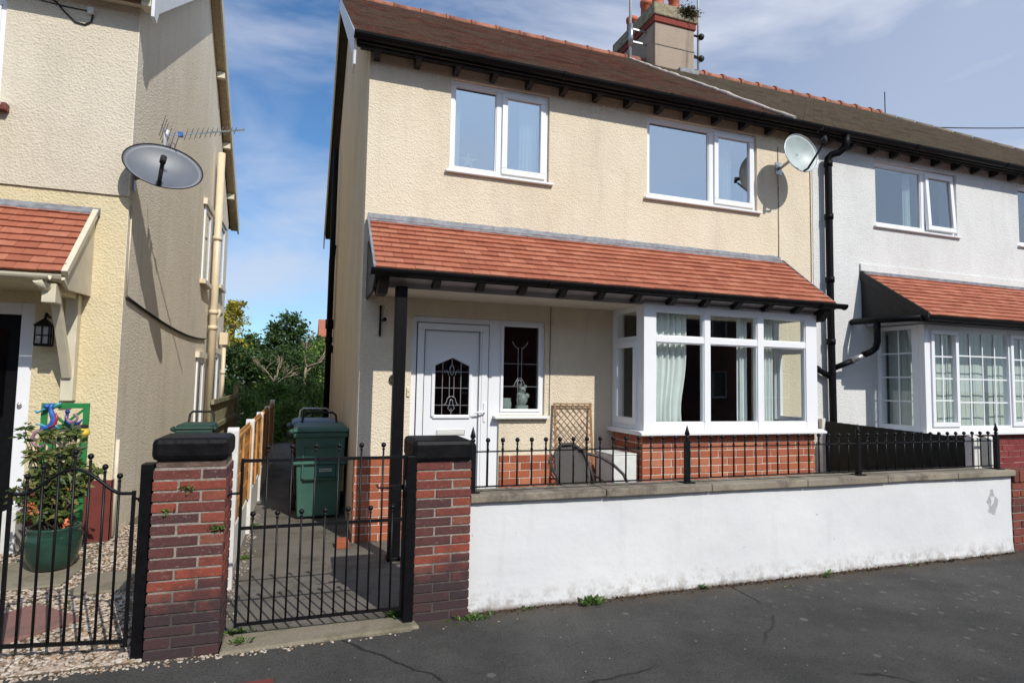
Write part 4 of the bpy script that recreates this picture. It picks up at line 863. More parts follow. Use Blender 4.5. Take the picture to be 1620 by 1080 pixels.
# ============================================================ SATELLITE DISHES
def dish(name, label, c, n, w_, h_, mat, depth=.07, roll=0):
    t = thing(name, label, 'satellite dish', c, 'satellite dishes on the houses'); n = Vector(n).normalized()
    side = n.cross(Vector((0, 0, 1))).normalized(); upv = side.cross(n).normalized(); 
    if roll: side, upv = side*math.cos(roll)+upv*math.sin(roll), upv*math.cos(roll)-side*math.sin(roll)
    C_ = Vector(c); NR, NA = 8, 40; vs = []
    for i in range(NR+1):
        for k in range(NA):
            r = i/NR; a = 2*math.pi*k/NA; vs.append(C_+side*(w_/2*r*math.cos(a))+upv*(h_/2*r*math.sin(a))+n*(depth*(r*r-1)))
    mb = MB(); mb.add(vs, [(i*NA+k, i*NA+(k+1) % NA, (i+1)*NA+(k+1) % NA, (i+1)*NA+k) for i in range(NR) for k in range(NA)], True); o = mb.build('reflector', mat, t, fix=False); sd = o.modifiers.new('t', 'SOLIDIFY'); sd.thickness = .006
    mb = MB(); mb.path([C_+side*(w_/2*math.cos(2*math.pi*k/40))+upv*(h_/2*math.sin(2*math.pi*k/40)) for k in range(41)], .006, 5, False); mb.build('rim', 'steel' if mat == 'dish_light' else 'rubber', t)
    return t, C_, side, upv, n
t, c_, s_, u_, n_ = dish('satellite_dish', 'pale round satellite dish at top right of the cream wall', (5.13, -.36, 4.40), (-.02, -.98, .16), .50, .50, 'dish_light')
arm0 = c_-u_*.24; arm1 = c_+n_*.36-u_*.02; 
mb = MB(); mb.path([arm0, arm0+n_*.06, arm1-n_*.05-u_*.06], .013, 6); mb.path([arm1-u_*.05, arm1+u_*.03], .022, 8); mb.path([arm1, arm1-n_*.09], .026, 8); mb.build('feed_arm', 'rubber', t)
mb = MB(); mb.path([c_-n_*.07, c_-n_*.16, (c_.x-.02, -.06, c_.z-.08), (c_.x-.02, -.005, c_.z-.08)], .02, 8); mb.box(c_.x-.07, c_.x+.03, -.012, -.002, c_.z-.16, c_.z); mb.build('wall_mount', 'steel', t)
t, c_, s_, u_, n_ = dish('satellite_dish', 'wide dark grey satellite dish on the side of the beige house', (-1.86, .50, 3.56), (.22, -.90, .38), .68, .50, 'dish_dark', .06, R(8))
mb = MB(); mb.path([c_-u_*.24, c_-u_*.23+n_*.06, c_+n_*.22-u_*.13], .018, 6); mb.path([c_+n_*.23-u_*.15, c_+n_*.23-u_*.08], .028, 8); mb.ball(c_+n_*.18-u_*.10, .024); mb.build('feed_arm', 'rubber', t)
mb = MB(); mb.path([c_-n_*.07, c_-n_*.17, (-2.10, .74, 3.50), (LX, .76, 3.48)], .022, 8); mb.box(LX, LX+.02, .72, .80, 3.36, 3.60); mb.path([c_-n_*.12-u_*.05, c_-n_*.12+u_*.3, c_-n_*.1+u_*.38], .015, 6); mb.build('wall_mount', 'steel', t)
AE = thing('tv_aerial', 'yagi television aerial mounted above the dark satellite dish', 'aerial', (-1.9, .6, 3.7))
p0 = Vector((-1.87, .60, 3.90)); p1 = Vector((-1.22, 1.05, 4.24)); dd = (p1-p0).normalized()
mb = MB(); mb.path([(-1.885, .62, 3.68), (-1.885, .62, 3.90), (-1.86, .61, 3.96)], .018, 8); mb.build('mast', 'galv', AE)
mb = MB(); mb.bar(p0, p1, .016, .016); mb.build('boom', 'steel', AE)
sd_ = Vector((dd.y, -dd.x, 0)).normalized()*-1; vv = Vector((.15, .35, -.42)).normalized()
mb = MB(); vv = (Vector((0, 0, 1))-dd*dd.z).normalized(); hh = dd.cross(vv).normalized()
el = (hh*.9+vv*.5).normalized()
for i in range(11):
    q = p0+dd*(.20+.055*i); l_ = .085-.003*i; mb.path([q-el*l_, q+el*l_], .0035, 5)
mb.build('elements', 'steel', AE)
mb = MB(); e2 = el.cross(dd).normalized()
for s2 in (-1, 1):
    for k in range(3): q = p0+dd*(.0+.012*k)+e2*s2*(.03+.045*k); mb.path([q-el*.14, q+el*.14], .004, 5)
    mb.path([p0+e2*s2*.01, p0+dd*.02+e2*s2*.13], .005, 5)
mb.build('reflector_grid', 'steel', AE)
mb = MB(); mb.box(*sum([(q-.022, q+.022) for q in (p0+dd*.14)], ())); mb.build('connector_box', 'blue', AE)

# ============================================================ GATE PILLARS, WALL, RAILINGS, GATES
def pillar(name, label, x0, x1, y0, y1, h, ch, nC, group):
    t = thing(name, label, 'gate pillar', ((x0+x1)/2, (y0+y1)/2, 0), group); i = .006
    MB().box(x0+i, x1-i, y0+i, y1-i, 0, h+.005).build('mortar_core', 'mortar_foot', t)
    mb = MB(); W_ = x1-x0; D_ = y1-y0; j = .013
    brick_run(mb, (x0, y0+.0065, 0), (1, 0, 0), (0, -1, 0), W_, nC, ch, .24, j, .10, 0, (W_*.345, W_*.655), .003)
    brick_run(mb, (x1, y1-.0065, 0), (-1, 0, 0), (0, 1, 0), W_, nC, ch, .24, j, .10, 0, (W_*.345, W_*.655), .003)
    for c in range(nC):
        for xa, xb in ((x0-.0005, x0+.09), (x1-.09, x1+.0005)):
            sp = [y0+.117, y1-.117]
            if c % 2: sp = [y0+.117, (y0+y1)/2, y1-.117]
            for a, b in zip(sp[:-1], sp[1:]): mb.box(xa, xb, a+j/2, b-j/2, c*ch+j/2, (c+1)*ch-j/2)
    mb.build('bricks', 'brick_old', t, .002)
    return t
PT = pillar('gate_pillar', 'brick gate pillar with black painted cap, at the end of the white wall', .205, .573, -2.05, -1.69, 1.02, .06, 17, 'black capped gate pillars')
mb = MB(); mb.box(.175, .578, -2.075, -1.67, 1.018, 1.158); mb.build('cap', 'capblack', PT, .028)
MB().box(.140, .202, -2.07, -1.97, 0, 1.06).build('gate_board', 'black', PT, .004)
PT2 = pillar('gate_pillar', 'brick gate pillar with black cap standing between the two garden gates', -1.275, -.905, -2.165, -1.80, 1.03, .0606, 17, 'black capped gate pillars')
mb = MB(); mb.box(-1.27, -.915, -2.14, -1.80, 1.031, 1.075); mb.build('mortar_bed', 'mortar_dark', PT2, .01)
mb = MB(); mb.box(-1.29, -.90, -2.17, -1.79, 1.075, 1.20); mb.build('cap', 'capblack', PT2, .03)
MB().box(-1.345, -1.278, -2.12, -2.02, 0, 1.055).build('gate_board', 'black', PT2, .004)

WL = thing('garden_wall', 'low white painted garden wall with buff stone coping', 'garden wall', (.58, -2.0, 0))
mb = MB(); NXw = 90
vs = []; 
for i in range(NXw+1):
    x = .580+(6.03-.580)*i/NXw
    for z in (0, .10, .25, .4, .55, .728): vs.append((x, -1.995+.006*math.sin(x*3.1+z*4)+U(-.002, .002)+(-.01 if z == 0 else 0), z))
q = 6; mb.add(vs, [(i*q+k, (i+1)*q+k, (i+1)*q+k+1, i*q+k+1) for i in range(NXw) for k in range(q-1)], True)
mb.box(.580, 6.03, -1.985, -1.82, 0, .727); mb.build('wall_body', 'wallpaint', WL, fix=False)
mb = MB(); xx = .576
for L_ in (1.02, .92, .95, .9, .88, .8): 
    x2 = min(xx+L_, 6.045); mb.box(xx+.002, x2-.002, -2.035, -1.79, .730+U(-.002, .002), .786+U(-.002, .002)); xx = x2
mb.build('coping', 'coping', WL, .007)
# railing
RL = thing('wall_railing', 'black iron railing with ball tops standing on the white wall', 'railing', (.6, -1.93, .786))
posts = (.612, 2.36, 4.14, 5.94); y = -1.93
def finial(mb, x, y, z, r=.017):
    mb.lathe([(.006, z), (.011, z+.006), (.006, z+.012), (.008, z+.02)], (x, y, 0), 8); mb.ball((x, y, z+.02+r*.8), r, 10)
for x in posts:
    mb = MB(); mb.box(x-.019, x+.019, y-.019, y+.019, .786, 1.11); mb.box(x-.045, x+.045, y-.045, y+.045, .784, .796)
    mb.lathe([(.019, 1.11), (.022, 1.115), (.012, 1.125), (.018, 1.135), (.018, 1.145), (.010, 1.15), (.021, 1.165), (.014, 1.19), (.004, 1.225), (.001, 1.235)], (x, y, 0), 8); mb.build('post', 'iron', RL)
for z in (.822, 1.062): mb = MB(); mb.box(posts[0], posts[-1], y-.012, y+.012, z-.004, z+.004); mb.build('rail', 'iron', RL)
for a, b in zip(posts[:-1], posts[1:]):
    nb_ = 15
    for i in range(1, nb_+1):
        x = a+(b-a)*i/(nb_+1); mb = MB(); mb.path([(x, y, .822), (x, y, 1.108)], .0065, 6); mb.ball((x, y, 1.075), .011, 6); finial(mb, x, y, 1.106); mb.build('baluster', 'iron', RL)
# gate to the cream house
GT = thing('garden_gate', 'black iron gate with two tiers of ball topped bars, left of the white wall pillar', 'gate', (.16, -2.03, 0), 'black iron garden gates')
gx0, gx1, gy = -.835, .128, -2.03; n_b = 14
for z, nm in ((.10, 'rail'), (.655, 'rail'), (1.05, 'rail')): mb = MB(); mb.box(gx0, gx1, gy-.004, gy+.004, z-.010, z+.010); mb.build(nm, 'iron', GT)
for i in range(n_b+1):
    x = gx0+(gx1-gx0)*i/n_b; mb = MB()
    if i in (0, n_b): mb.box(x-.008, x+.008, gy-.008, gy+.008, .085, 1.065); mb.build('stile', 'iron', GT); continue
    zt = 1.10 if i % 2 == 0 else .705
    mb.path([(x, gy, .10), (x, gy, zt)], .0066, 6); finial(mb, x, gy, zt-.002, .0165); mb.build('bar', 'iron', GT)
mb = MB(); mb.bar((.128, gy, .86), (.04, gy-.01, .86), .012, .03); mb.path([(.05, gy-.02, .86), (-.04, gy-.03, .865), (-.05, gy-.03, .885)], .006, 6); mb.path([(.13, gy-.03, .81), (.13, gy-.03, .91)], .012, 6); mb.build('latch', 'iron', GT)
mb = MB(); mb.path([(gx0, gy, .86), (-.93, gy-.0, .86)], .008, 6); mb.ball((-.905, gy-.01, .86), .016); mb.build('hinge', 'iron', GT)
# arched gate at the far left, standing slightly ajar
G2 = thing('garden_gate', 'black iron gate with arched top rail at far left over the gravel', 'gate', (-1.385, -1.94, 0), 'black iron garden gates')
ga, gb = Vector((-1.388, -2.04, 0)), Vector((-2.0, -1.93, 0)); nb2 = 8
def gp(t, z): q = ga.lerp(gb, t); return (q.x, q.y, z)
def arch(t): 
    s2 = abs(t-.5)*2
    if s2 > .78: return .885
    return .885+.135*(.5+.5*math.cos(math.pi*s2/.78))**.75
mb = MB(); mb.bar(gp(0, .08), gp(1, .08), .010, .022); mb.build('rail', 'iron', G2)
mb = MB(); mb.path([gp(i/40, arch(i/40)) for i in range(41)], .0095, 6); mb.build('arched_rail', 'iron', G2)
for i in range(nb2+1):
    t = i/nb2; mb = MB()
    if i in (0, nb2): mb.bar(gp(t, .05), gp(t, .90), .018, .018); mb.build('stile', 'iron', G2); continue
    zt = arch(t)+.062; mb.path([gp(t, .08), gp(t, zt)], .0072, 6); q = gp(t, 0); finial(mb, q[0], q[1], zt, .0165); mb.build('bar', 'iron', G2)
mb = MB(); mb.path([(-1.29, -2.0, .84), (-1.40, -1.95, .84)], .008, 6); mb.ball((-1.365, -1.99, .84), .015); mb.path([(-1.29, -2.0, .07), (-1.40, -1.95, .07)], .008, 6); mb.build('hinge', 'iron', G2)

# neighbour's brick garden wall and little fence at far right
NW = thing('brick_garden_wall', 'red brick garden wall continuing beyond the right end of the white wall', 'garden wall', (6.05, -2.0, 0))
MB().box(6.05, 11, -1.985, -1.80, 0, .66).build('mortar_core', 'mortar', NW)
mb = MB(); brick_run(mb, (6.05, -1.987, 0), (1, 0, 0), (0, -1, 0), 2.5, 9, .0735, .235, .012, .01, 0, None, .003); mb.build('bricks', 'brick_old2', NW, .003)
mb = MB(); 
x = 6.06
while x < 8.4: mb.box(x, x+.07, -2.01, -1.79, .665, .775+U(-.004, .004)); x += .08
mb.build('coping_bricks', 'brick_old2', NW, .006)
# dark closeboard fence between the two front gardens
FR = thing('closeboard_fence', 'almost black boarded fence between the front gardens behind the railing', 'fence', (5.78, -1.0, 0))
yy = -.06; i = 0
while yy > -1.74:
    mb = MB(); z = 1.125-.03*abs(yy); mb.prism([(5.755, yy), (5.775-.003, yy-.125), (5.790, yy-.125), (5.785, yy)], 'Z', .06, z); mb.build('board', 'greenblack', FR); yy -= .112
mb = MB(); mb.box(5.79, 5.84, -1.75, -.05, .3, .38); mb.box(5.79, 5.84, -1.75, -.05, .85, .93); mb.build('fence_rail', 'greenblack', FR)
for i_, (x, y, h) in enumerate(((5.80, -1.80, 1.10), (5.98, -1.83, 1.09))):
    mb = MB(); mb.box(x-.05, x+.05, y-.05, y+.05, 0, h-.02); mb.prism([(y-.05, h-.02), (y+.05, h-.02), (y, h+.005)], 'X', x-.05, x+.05)
    tag(mb.build('concrete_post', 'concrete_post', bevel=.006), ('white concrete post at the front end of the black fence', 'pale concrete post just right of the black fence end, behind the railing')[i_], 'fence post', 'white concrete fence posts')
mb = MB(); mb.box(5.70, 5.76, -.065, -.015, 0, 1.16); tag(mb.build('concrete_post', 'concrete_post', bevel=.006), 'grey concrete post where the black fence meets the house', 'fence post', 'white concrete fence posts')
mb = MB(); 
for k in range(9):
    a = U(0, 6.28); p = Vector((6.38, -1.55, .55)); q = p+Vector((math.cos(a)*.09, math.sin(a)*.05, U(.3, .42))); mb.path([p, p.lerp(q, .5)+Vector((U(-.02, .02), 0, 0)), q], .004, 4)
    for _ in range(9): leaf(mb, p.lerp(q, U(.5, 1)), U(.02, .045))
tag(mb.build('small_shrub', leafmat('reddish_leaves', (.08, .02, .02), (.20, .06, .05)), fix=False), 'small reddish twiggy shrub behind the brick wall at far right', 'shrub')

# ============================================================ SIDE PASSAGE FENCES
def cpost(x, y, h, label):
    mb = MB(); mb.box(x-.04, x+.04, y-.04, y+.04, 0, h-.015); mb.prism([(y-.04, h-.015), (y+.04, h-.015), (y+.01, h+.01)], 'X', x-.04, x+.04)
    tag(mb.build('concrete_post', 'concrete_post', bevel=.005), label, 'fence post', 'white concrete fence posts')
fp = [(-.985, -1.05, 1.165, 'white concrete post right behind the left gate pillar'), (-.99, .62, 1.12, 'second white concrete post along the side passage'),
      (-1.0, 2.3, 1.10, 'third concrete post along the side passage, in shade'), (-1.0, 4.0, 1.10, 'fourth concrete post along the side passage, in shade'), (-1.0, 5.7, 1.14, 'last white topped concrete post at the back of the side passage')]
for a in fp: cpost(*a)
pls = ['orange stained fence panel nearest the street in the side passage', 'second orange stained fence panel in the side passage', 'third fence panel in the side passage, mostly hidden', 'dark rearmost fence panel in the side passage']
for i in range(4):
    ya, yb = fp[i][1]+.045, fp[i+1][1]-.045; t = thing('fence_panel', pls[i], 'fence panel', (-1.0, (ya+yb)/2, 0), 'fence panels of the side passage')
    MB().box(-1.015, -.985, ya, yb, .005, .34).build('gravel_board', 'concrete_post', t, .004)
    mb = MB(); k = 0; z = .345
    while z < 1.03: mb.box(-1.006+(k % 2)*.006, -.994+(k % 2)*.006, ya, yb, z, z+.098); z += .094; k += 1
    mb.build('boards', 'orange_wood', t); mb = MB()
    for yy in (ya+.02, (ya+yb)/2, yb-.02): mb.box(-.986, -.966, yy-.02, yy+.02, .35, 1.05)
    mb.box(-1.02, -.975, ya, yb, 1.045, 1.075); mb.build('battens', 'orange_wood', t, .003)
LF = thing('lattice_fence', 'old mossy slatted fence behind the left gate pillar', 'fence', (-1.62, 3.5, 0))
mb = MB(); y = 2.6
while y < 5.6: mb.box(-1.625, -1.605, y, y+.085, .1, 1.22); y += .105
mb.build('slats', 'oldwood', LF); mb = MB(); mb.box(-1.60, -1.565, 2.55, 5.6, 1.19, 1.25); mb.box(-1.60, -1.565, 2.55, 5.6, .86, .92); mb.box(-1.60, -1.565, 2.55, 5.6, .4, .46); mb.box(-1.64, -1.56, 5.58, 5.66, 0, 1.4); mb.build('fence_rail', 'oldwood', LF)

# ============================================================ BINS
def wheelie(name, label, x, y, body, lid, group, sx=1):
    t = thing(name, label, 'wheelie bin', (x, y, 0), group)
    def P8(x0, x1, y0, y1, z0, X0, X1, Y0, Y1, z1): return [(x0, y0, z0), (x1, y0, z0), (x0, y1, z0), (x1, y1, z0), (X0, Y0, z1), (X1, Y0, z1), (X0, Y1, z1), (X1, Y1, z1)]
    o = Vector((x, y, 0)); sh = lambda pts: [Vector((p[0]*sx, p[1]*sx, p[2]))+o for p in pts]
    mb = MB(); mb.hexa(sh(P8(-.22, .22, -.26, .24, .03, -.265, .265, -.335, .34, .93))); mb.hexa(sh(P8(-.285, .285, -.355, .36, .90, -.29, .29, -.36, .365, .96)))
    mb.hexa(sh(P8(-.285, .285, -.335, -.25, .60, -.285, .285, -.345, -.25, .635)))
    b = mb.build('body', body, t, .015)
    mb = MB()
    for zz in (.80, .45): mb.hexa(sh(P8(-.17, .17, -.335, -.28, zz-.012, -.17, .17, -.345, -.28, zz+.012)))
    mb.hexa(sh(P8(-.19, -.17, -.325, -.28, .45, -.19, -.17, -.34, -.28, .81))); mb.hexa(sh(P8(.17, .19, -.325, -.28, .45, .17, .19, -.34, -.28, .81))); mb.build('front_panel', body, b, .006)
    mb = MB(); mb.hexa(sh(P8(-.295, .295, -.385, .36, .962, -.29, .29, -.375, .37, .99))); mb.hexa(sh(P8(-.285, .285, -.37, .36, .99, -.25, .25, -.30, .34, 1.015)))
    ld = mb.build('lid', lid, t, .014)
    mb = MB()
    for s_ in (-1, 1): mb.path([o+Vector((s_*.29*sx, -.30*sx, .955)), o+Vector((s_*.32*sx, -.33*sx, .965)), o+Vector((s_*.29*sx, -.36*sx, .975))], .025, 8)
    mb.build('lid_grip', lid, ld)
    mb = MB(); mb.path([o+Vector((p[0]*sx, p[1]*sx, p[2])) for p in ((-.2, .36, .99), (-.2, .44, 1.02), (-.19, .46, 1.10), (-.15, .46, 1.13), (.15, .46, 1.13), (.19, .46, 1.10), (.2, .44, 1.02), (.2, .36, .99))], .014, 8); mb.build('handle', 'steel' if 'blue' in lid else 'rubber', t)
    for s_ in (-1, 1): mb = MB(); mb.path([o+Vector((s_*.24*sx, .29*sx, .10)), o+Vector((s_*.29*sx, .29*sx, .10))], .1, 16); mb.build('wheel', 'rubber', t)
    return t
wb = wheelie('wheelie_bin', 'green wheelie bin with green lid in the side passage', -.295, 1.34, 'bingreen', 'bingreen', 'wheelie bins')
mb = MB(); mb.box(-.34, -.13, 1.0015, 1.012, .47, .60); sg = mb.build('label_plate', simple('bin_label', (.02, .09, .085), .5), wb)
wheelie('wheelie_bin', 'dark wheelie bin with blue lid behind the green one', -.33, 2.35, 'blackwood', 'binblue', 'wheelie bins')
wheelie('wheelie_bin', 'dark green lidded wheelie bin behind the left gate pillar, beside the beige wall', -1.62, 1.7, 'bindark', 'bindark', 'wheelie bins', .66)
# small white lettering lines on the bin label
mb = MB()
for k, z in enumerate((.552, .532)):
    x = -.30
    while x < -.18: ww = U(.008, .02); mb.box(x, x+ww, .9995, 1.0014, z, z+.010); x += ww+.006
mb.build('lettering', 'plastic_white', wb)

# ============================================================ PORCH THINGS
# woven garden chair
CHR = thing('garden_chair', 'dark wicker garden chair facing the street under the willow trellis', 'chair', (2.03, -.86, 0)); CHR.rotation_euler = (0, 0, R(20))
cx, cy = 2.03, -.86
mb = MB(); vs = []
for i in range(13):
    t = i/12; a = -.5+t; xw = .235*math.sin(a*math.pi)/1
    for z, yb_, k in ((.43, .19, .72), (.60, .22, .84), (.76, .25, .93), (.88, .28, .86), (.945, .30, .62)):
        vs.append((cx-.01+xw*k, cy+yb_-.06*(a*2)**2*1.2, z-(.05*(2*a)**2 if z > .9 else 0)))
mb.add(vs, [(i*5+k, (i+1)*5+k, (i+1)*5+k+1, i*5+k+1) for i in range(12) for k in range(4)], True); o = mb.build('backrest', 'weave', CHR, fix=False); o.modifiers.new('t', 'SOLIDIFY').thickness = .012
mb = MB(); mb.lathe([(.01, .405), (.22, .405), (.24, .42), (.22, .435), (.01, .435)], (cx, cy, 0), 22); mb.build('seat', 'wicker', CHR)
mb = MB(); mb.path([(cx+.25*math.cos(a), cy+.24*math.sin(a), .42) for a in [2*math.pi*i/24 for i in range(25)]], .014, 6, False); mb.path([(cx-.24, cy+.12, .55), (cx-.235, cy+.18, .72), (cx-.19, cy+.24, .89), (cx-.08, cy+.28, .955), (cx+.07, cy+.28, .955), (cx+.18, cy+.24, .89), (cx+.225, cy+.18, .72), (cx+.23, cy+.12, .55)], .016, 8)
mb.build('seat_frame', 'frame_dark', CHR)
for s_ in (-1, 1):
    mb = MB(); mb.path([(cx+s_*.19, cy+.25, .86), (cx+s_*.27, cy+.22, .85), (cx+s_*.35, cy+.15, .82), (cx+s_*.40, cy+.04, .76), (cx+s_*.42, cy-.07, .68), (cx+s_*.41, cy-.15, .58), (cx+s_*.37, cy-.19, .48), (cx+s_*.28, cy-.19, .40)], .015, 8); mb.path([(cx+s_*.23, cy+.18, .68), (cx+s_*.29, cy+.05, .60), (cx+s_*.30, cy-.1, .46)], .012, 8); mb.build('armrest', 'frame_dark', CHR)
    for yy in (-.18, .18): mb = MB(); mb.path([(cx+s_*.19, cy+yy*.9, .42), (cx+s_*.24, cy+yy*1.25, .0)], .014, 8); mb.build('leg', 'frame_dark', CHR)
mb = MB(); vs = []
for i in range(11):
    for j in range(9): u, v = i/10, j/8; vs.append((cx+.06+.24*u-.02*v, cy-.08+.2*v+.02*math.sin(u*6), .50+.02*math.sin(u*7+1)*math.cos(v*5)+.05*u*u+.05*v))
mb.add(vs, [(i*9+j, (i+1)*9+j, (i+1)*9+j+1, i*9+j+1) for i in range(10) for j in range(8)], True); o = mb.build('cloth', 'pink', fix=False); o.modifiers.new('t', 'SOLIDIFY').thickness = .02
tag(o, 'crumpled pink patterned cloth lying on the wicker chair', 'cloth')
# willow trellis
WT = thing('willow_trellis', 'tall willow stick trellis panel leaning on the cream wall beside the bay', 'trellis', (2.25, -.1, 0))
x0, x1 = 2.035, 2.47
mb = MB()
for k in range(2):
    mb.path([(x0+.012*k, -.20+.0*k, 0), (x0+.012*k+U(-.004, .004), -.10, .7), (x0+.012*k, -.035, 1.33)], .007, 6); mb.path([(x1-.012*k, -.20, 0), (x1-.012*k+U(-.004, .004), -.10, .7), (x1-.012*k, -.035, 1.32)], .007, 6)
for z in (.62, 1.302, 1.325): mb.path([(x0-.01, -.105+.07*(z-.7)/.6, z), (x1+.012, -.105+.07*(z-.7)/.6, z+U(-.005, .005))], .007, 6)
mb.build('trellis_frame', 'willow', WT)
mb = MB(); H_ = 1.28; W_ = x1-x0
for s_ in (-1, 1):
    k = -H_
    while k < W_+.0:
        # diagonal line x = k + t, z = t  (t along), clipped to the frame
        t0 = max(0, -k); t1 = min(H_, W_-k)
        if t1-t0 > .03:
            pts = []
            for i in range(5):
                t = t0+(t1-t0)*i/4; xx = k+t; xx = x0+xx if s_ > 0 else x1-xx; z = .04+t; pts.append((xx+U(-.003, .003), -.11+.075*(z-.7)/.63-.008*s_ if z > .0 else -.2, z))
            mb.path(pts, .0045, 5)
        k += .072
mb.build('lattice', 'willow', WT)
mb = MB(); mb.box(2.405, 2.67, -.66, -.30, 0, .84); mb.box(2.40, 2.675, -.665, -.295, .842, .856); tag(mb.build('white_cabinet', 'plastic_white', bevel=.008), 'small white meter cabinet standing beside the bay base', 'cabinet')
# black hanging-basket bracket, door bell, round plaque
mb = MB(); mb.bar((.182, -.012, 1.97), (.182, -.012, 2.26), .018, .02); mb.bar((.182, -.02, 2.12), (.215, -.08, 2.13), .016, .016); mb.ball((.215, -.08, 2.13), .022); mb.ball((.182, -.02, 2.26), .014)
tag(mb.build('basket_bracket', 'iron'), 'short black iron hanging basket bracket on the wall left of the porch post', 'bracket')
DB = thing('door_bell', 'small cream door bell push on the wall beside the white door', 'door bell', (.478, -.01, 1.42)); MB().box(.462, .494, -.016, -.001, 1.385, 1.475).build('case', 'magnolia', DB, .004); MB().ball((.478, -.018, 1.44), .009).build('button', 'plastic_white', DB)
mb = MB(); mb.lathe([(.045, 0), (.05, .01), (.045, .025), (.03, .02), (.028, .006)], (.335, -.002, 1.555), 20, True, Matrix.Rotation(R(90), 3, 'X')); tag(mb.build('round_wall_boss', 'darkwood'), 'round dark wall boss half hidden by the black porch post', 'wall fitting')
# ornaments in windows
mb = MB(); mb.ball((1.73, .14, 1.36), .065, 12, 1.1); mb.ball((1.73, .14, 1.46), .045, 12); mb.ball((1.70, .13, 1.52), .018); mb.ball((1.765, .13, 1.50), .02); mb.ball((1.69, .12, 1.41), .03); mb.ball((1.78, .12, 1.40), .03); mb.box(1.67, 1.79, .10, .18, 1.245, 1.30); tag(mb.build('ornament', 'ceramic'), 'white rounded figure ornament inside the leaded side window', 'ornament', 'white ornaments in the side window')
mb = MB(); mb.lathe([(.05, 1.245), (.065, 1.27), (.07, 1.32), (.06, 1.36), (.065, 1.375), (.05, 1.375)], (1.54, .14, 0), 14); tag(mb.build('ornament', 'ceramic'), 'squat white pot ornament inside the leaded side window', 'ornament', 'white ornaments in the side window')
MB_ = MB(); MB_.box(1.45, 1.93, .11, .24, 1.21, 1.243); MB_.build('inner_ledge', 'pvc', sw)
mb = MB(); c_ = Vector((1.075, .16, 3.905))
for k in range(5):
    a = math.pi/2+2*math.pi*k/5; q = c_+Vector((math.cos(a)*.11, 0, math.sin(a)*.11)); mb.path([c_, c_.lerp(q, .5), q], [.026, .016, .004], 6)
tag(mb.build('starfish', 'straw'), 'pale starfish ornament standing in the upper left window', 'ornament')
# curtains
cg = 'pale green curtains of the cream house'
curtain('curtain', 'pale green curtain gathered at the left of the bay window', ((2.87, -.50), (3.36, -.50)), 1.09, 2.34, waves=7, amp=.028, gather=(.15, .86), group=cg)
curtain('curtain', 'narrow pale green curtain edge left of the right bay mullion', ((4.04, -.50), (4.16, -.50)), 1.09, 2.34, waves=3, amp=.02, group=cg)
curtain('curtain', 'pale green curtain at the right of the bay window', ((4.28, -.50), (4.52, -.50)), 1.09, 2.34, waves=5, amp=.026, group=cg)
curtain('curtain', 'pale curtain at the left of the upper left window', ((.90, .16), (.975, .16)), 3.76, 4.68, waves=2, amp=.012, group=cg)
curtain('curtain', 'pale curtain at the right of the upper left window', ((1.66, .16), (1.86, .16)), 3.76, 4.68, waves=4, amp=.02, group=cg)
curtain('curtain', 'pale curtain in the opening light of the upper right window', ((4.30, .16), (4.50, .16)), 3.76, 4.68, waves=4, amp=.02, group=cg)
# interior: plain back furniture hints in the bay room and blinds next door
def blinds(label, x0, x1, y, z0, z1, horiz=False):
    mb = MB(); x = x0
    while x < x1: mb.box(x, x+.085, y-.003+.01*(int(x*40) % 2), y+.003+.01*(int(x*40) % 2), z0, z1); x += .09
    tag(mb.build('vertical_blind', 'net'), label, 'blind', 'blinds of the white house')
blinds('pale vertical blinds inside the bay window of the white house', 6.84, 9.8, NY+.26, 1.08, 2.32)
mb = MB(); y = NY+.2
while y < -.05: mb.box(6.93, 6.936, y, y+.085, 1.08, 2.32); y += .09
tag(mb.build('vertical_blind', 'net'), 'vertical blind in the side light of the white bay window', 'blind', 'blinds of the white house')
curtain('curtain', 'white curtain in the upper window of the white house', ((7.50, .16), (7.62, .16)), 3.80, 4.63, waves=3, amp=.015, mat='curtain')

# ============================================================ LEFT GARDEN: TRELLIS, POT, PLANT, ORNAMENTS
GTr = thing('green_trellis', 'bright green wooden trellis standing against the yellow wall', 'trellis', (-2.49, .45, 0))
ty = .42; a, b = -2.68, -2.32; zt = 1.285
mb = MB(); mb.box(a, a+.045, ty, ty+.03, .0, zt); mb.box(b-.045, b, ty, ty+.03, 0, zt); mb.box(a+.045, b-.045, ty, ty+.03, zt-.045, zt); mb.build('trellis_frame', 'green_paint', GTr, .003)
mb = MB()
for k in range(5):
    z = 1.24-.28*k
    if z-.27 < 0: break
    mb.bar((a+.03, ty+.01, z), (b-.03, ty+.01, z-.27), .022, .018, (0, 1, 0)); mb.bar((b-.03, ty+.022, z), (a+.03, ty+.022, z-.27), .022, .012, (0, 1, 0))
mb.build('lattice', 'green_paint', GTr)
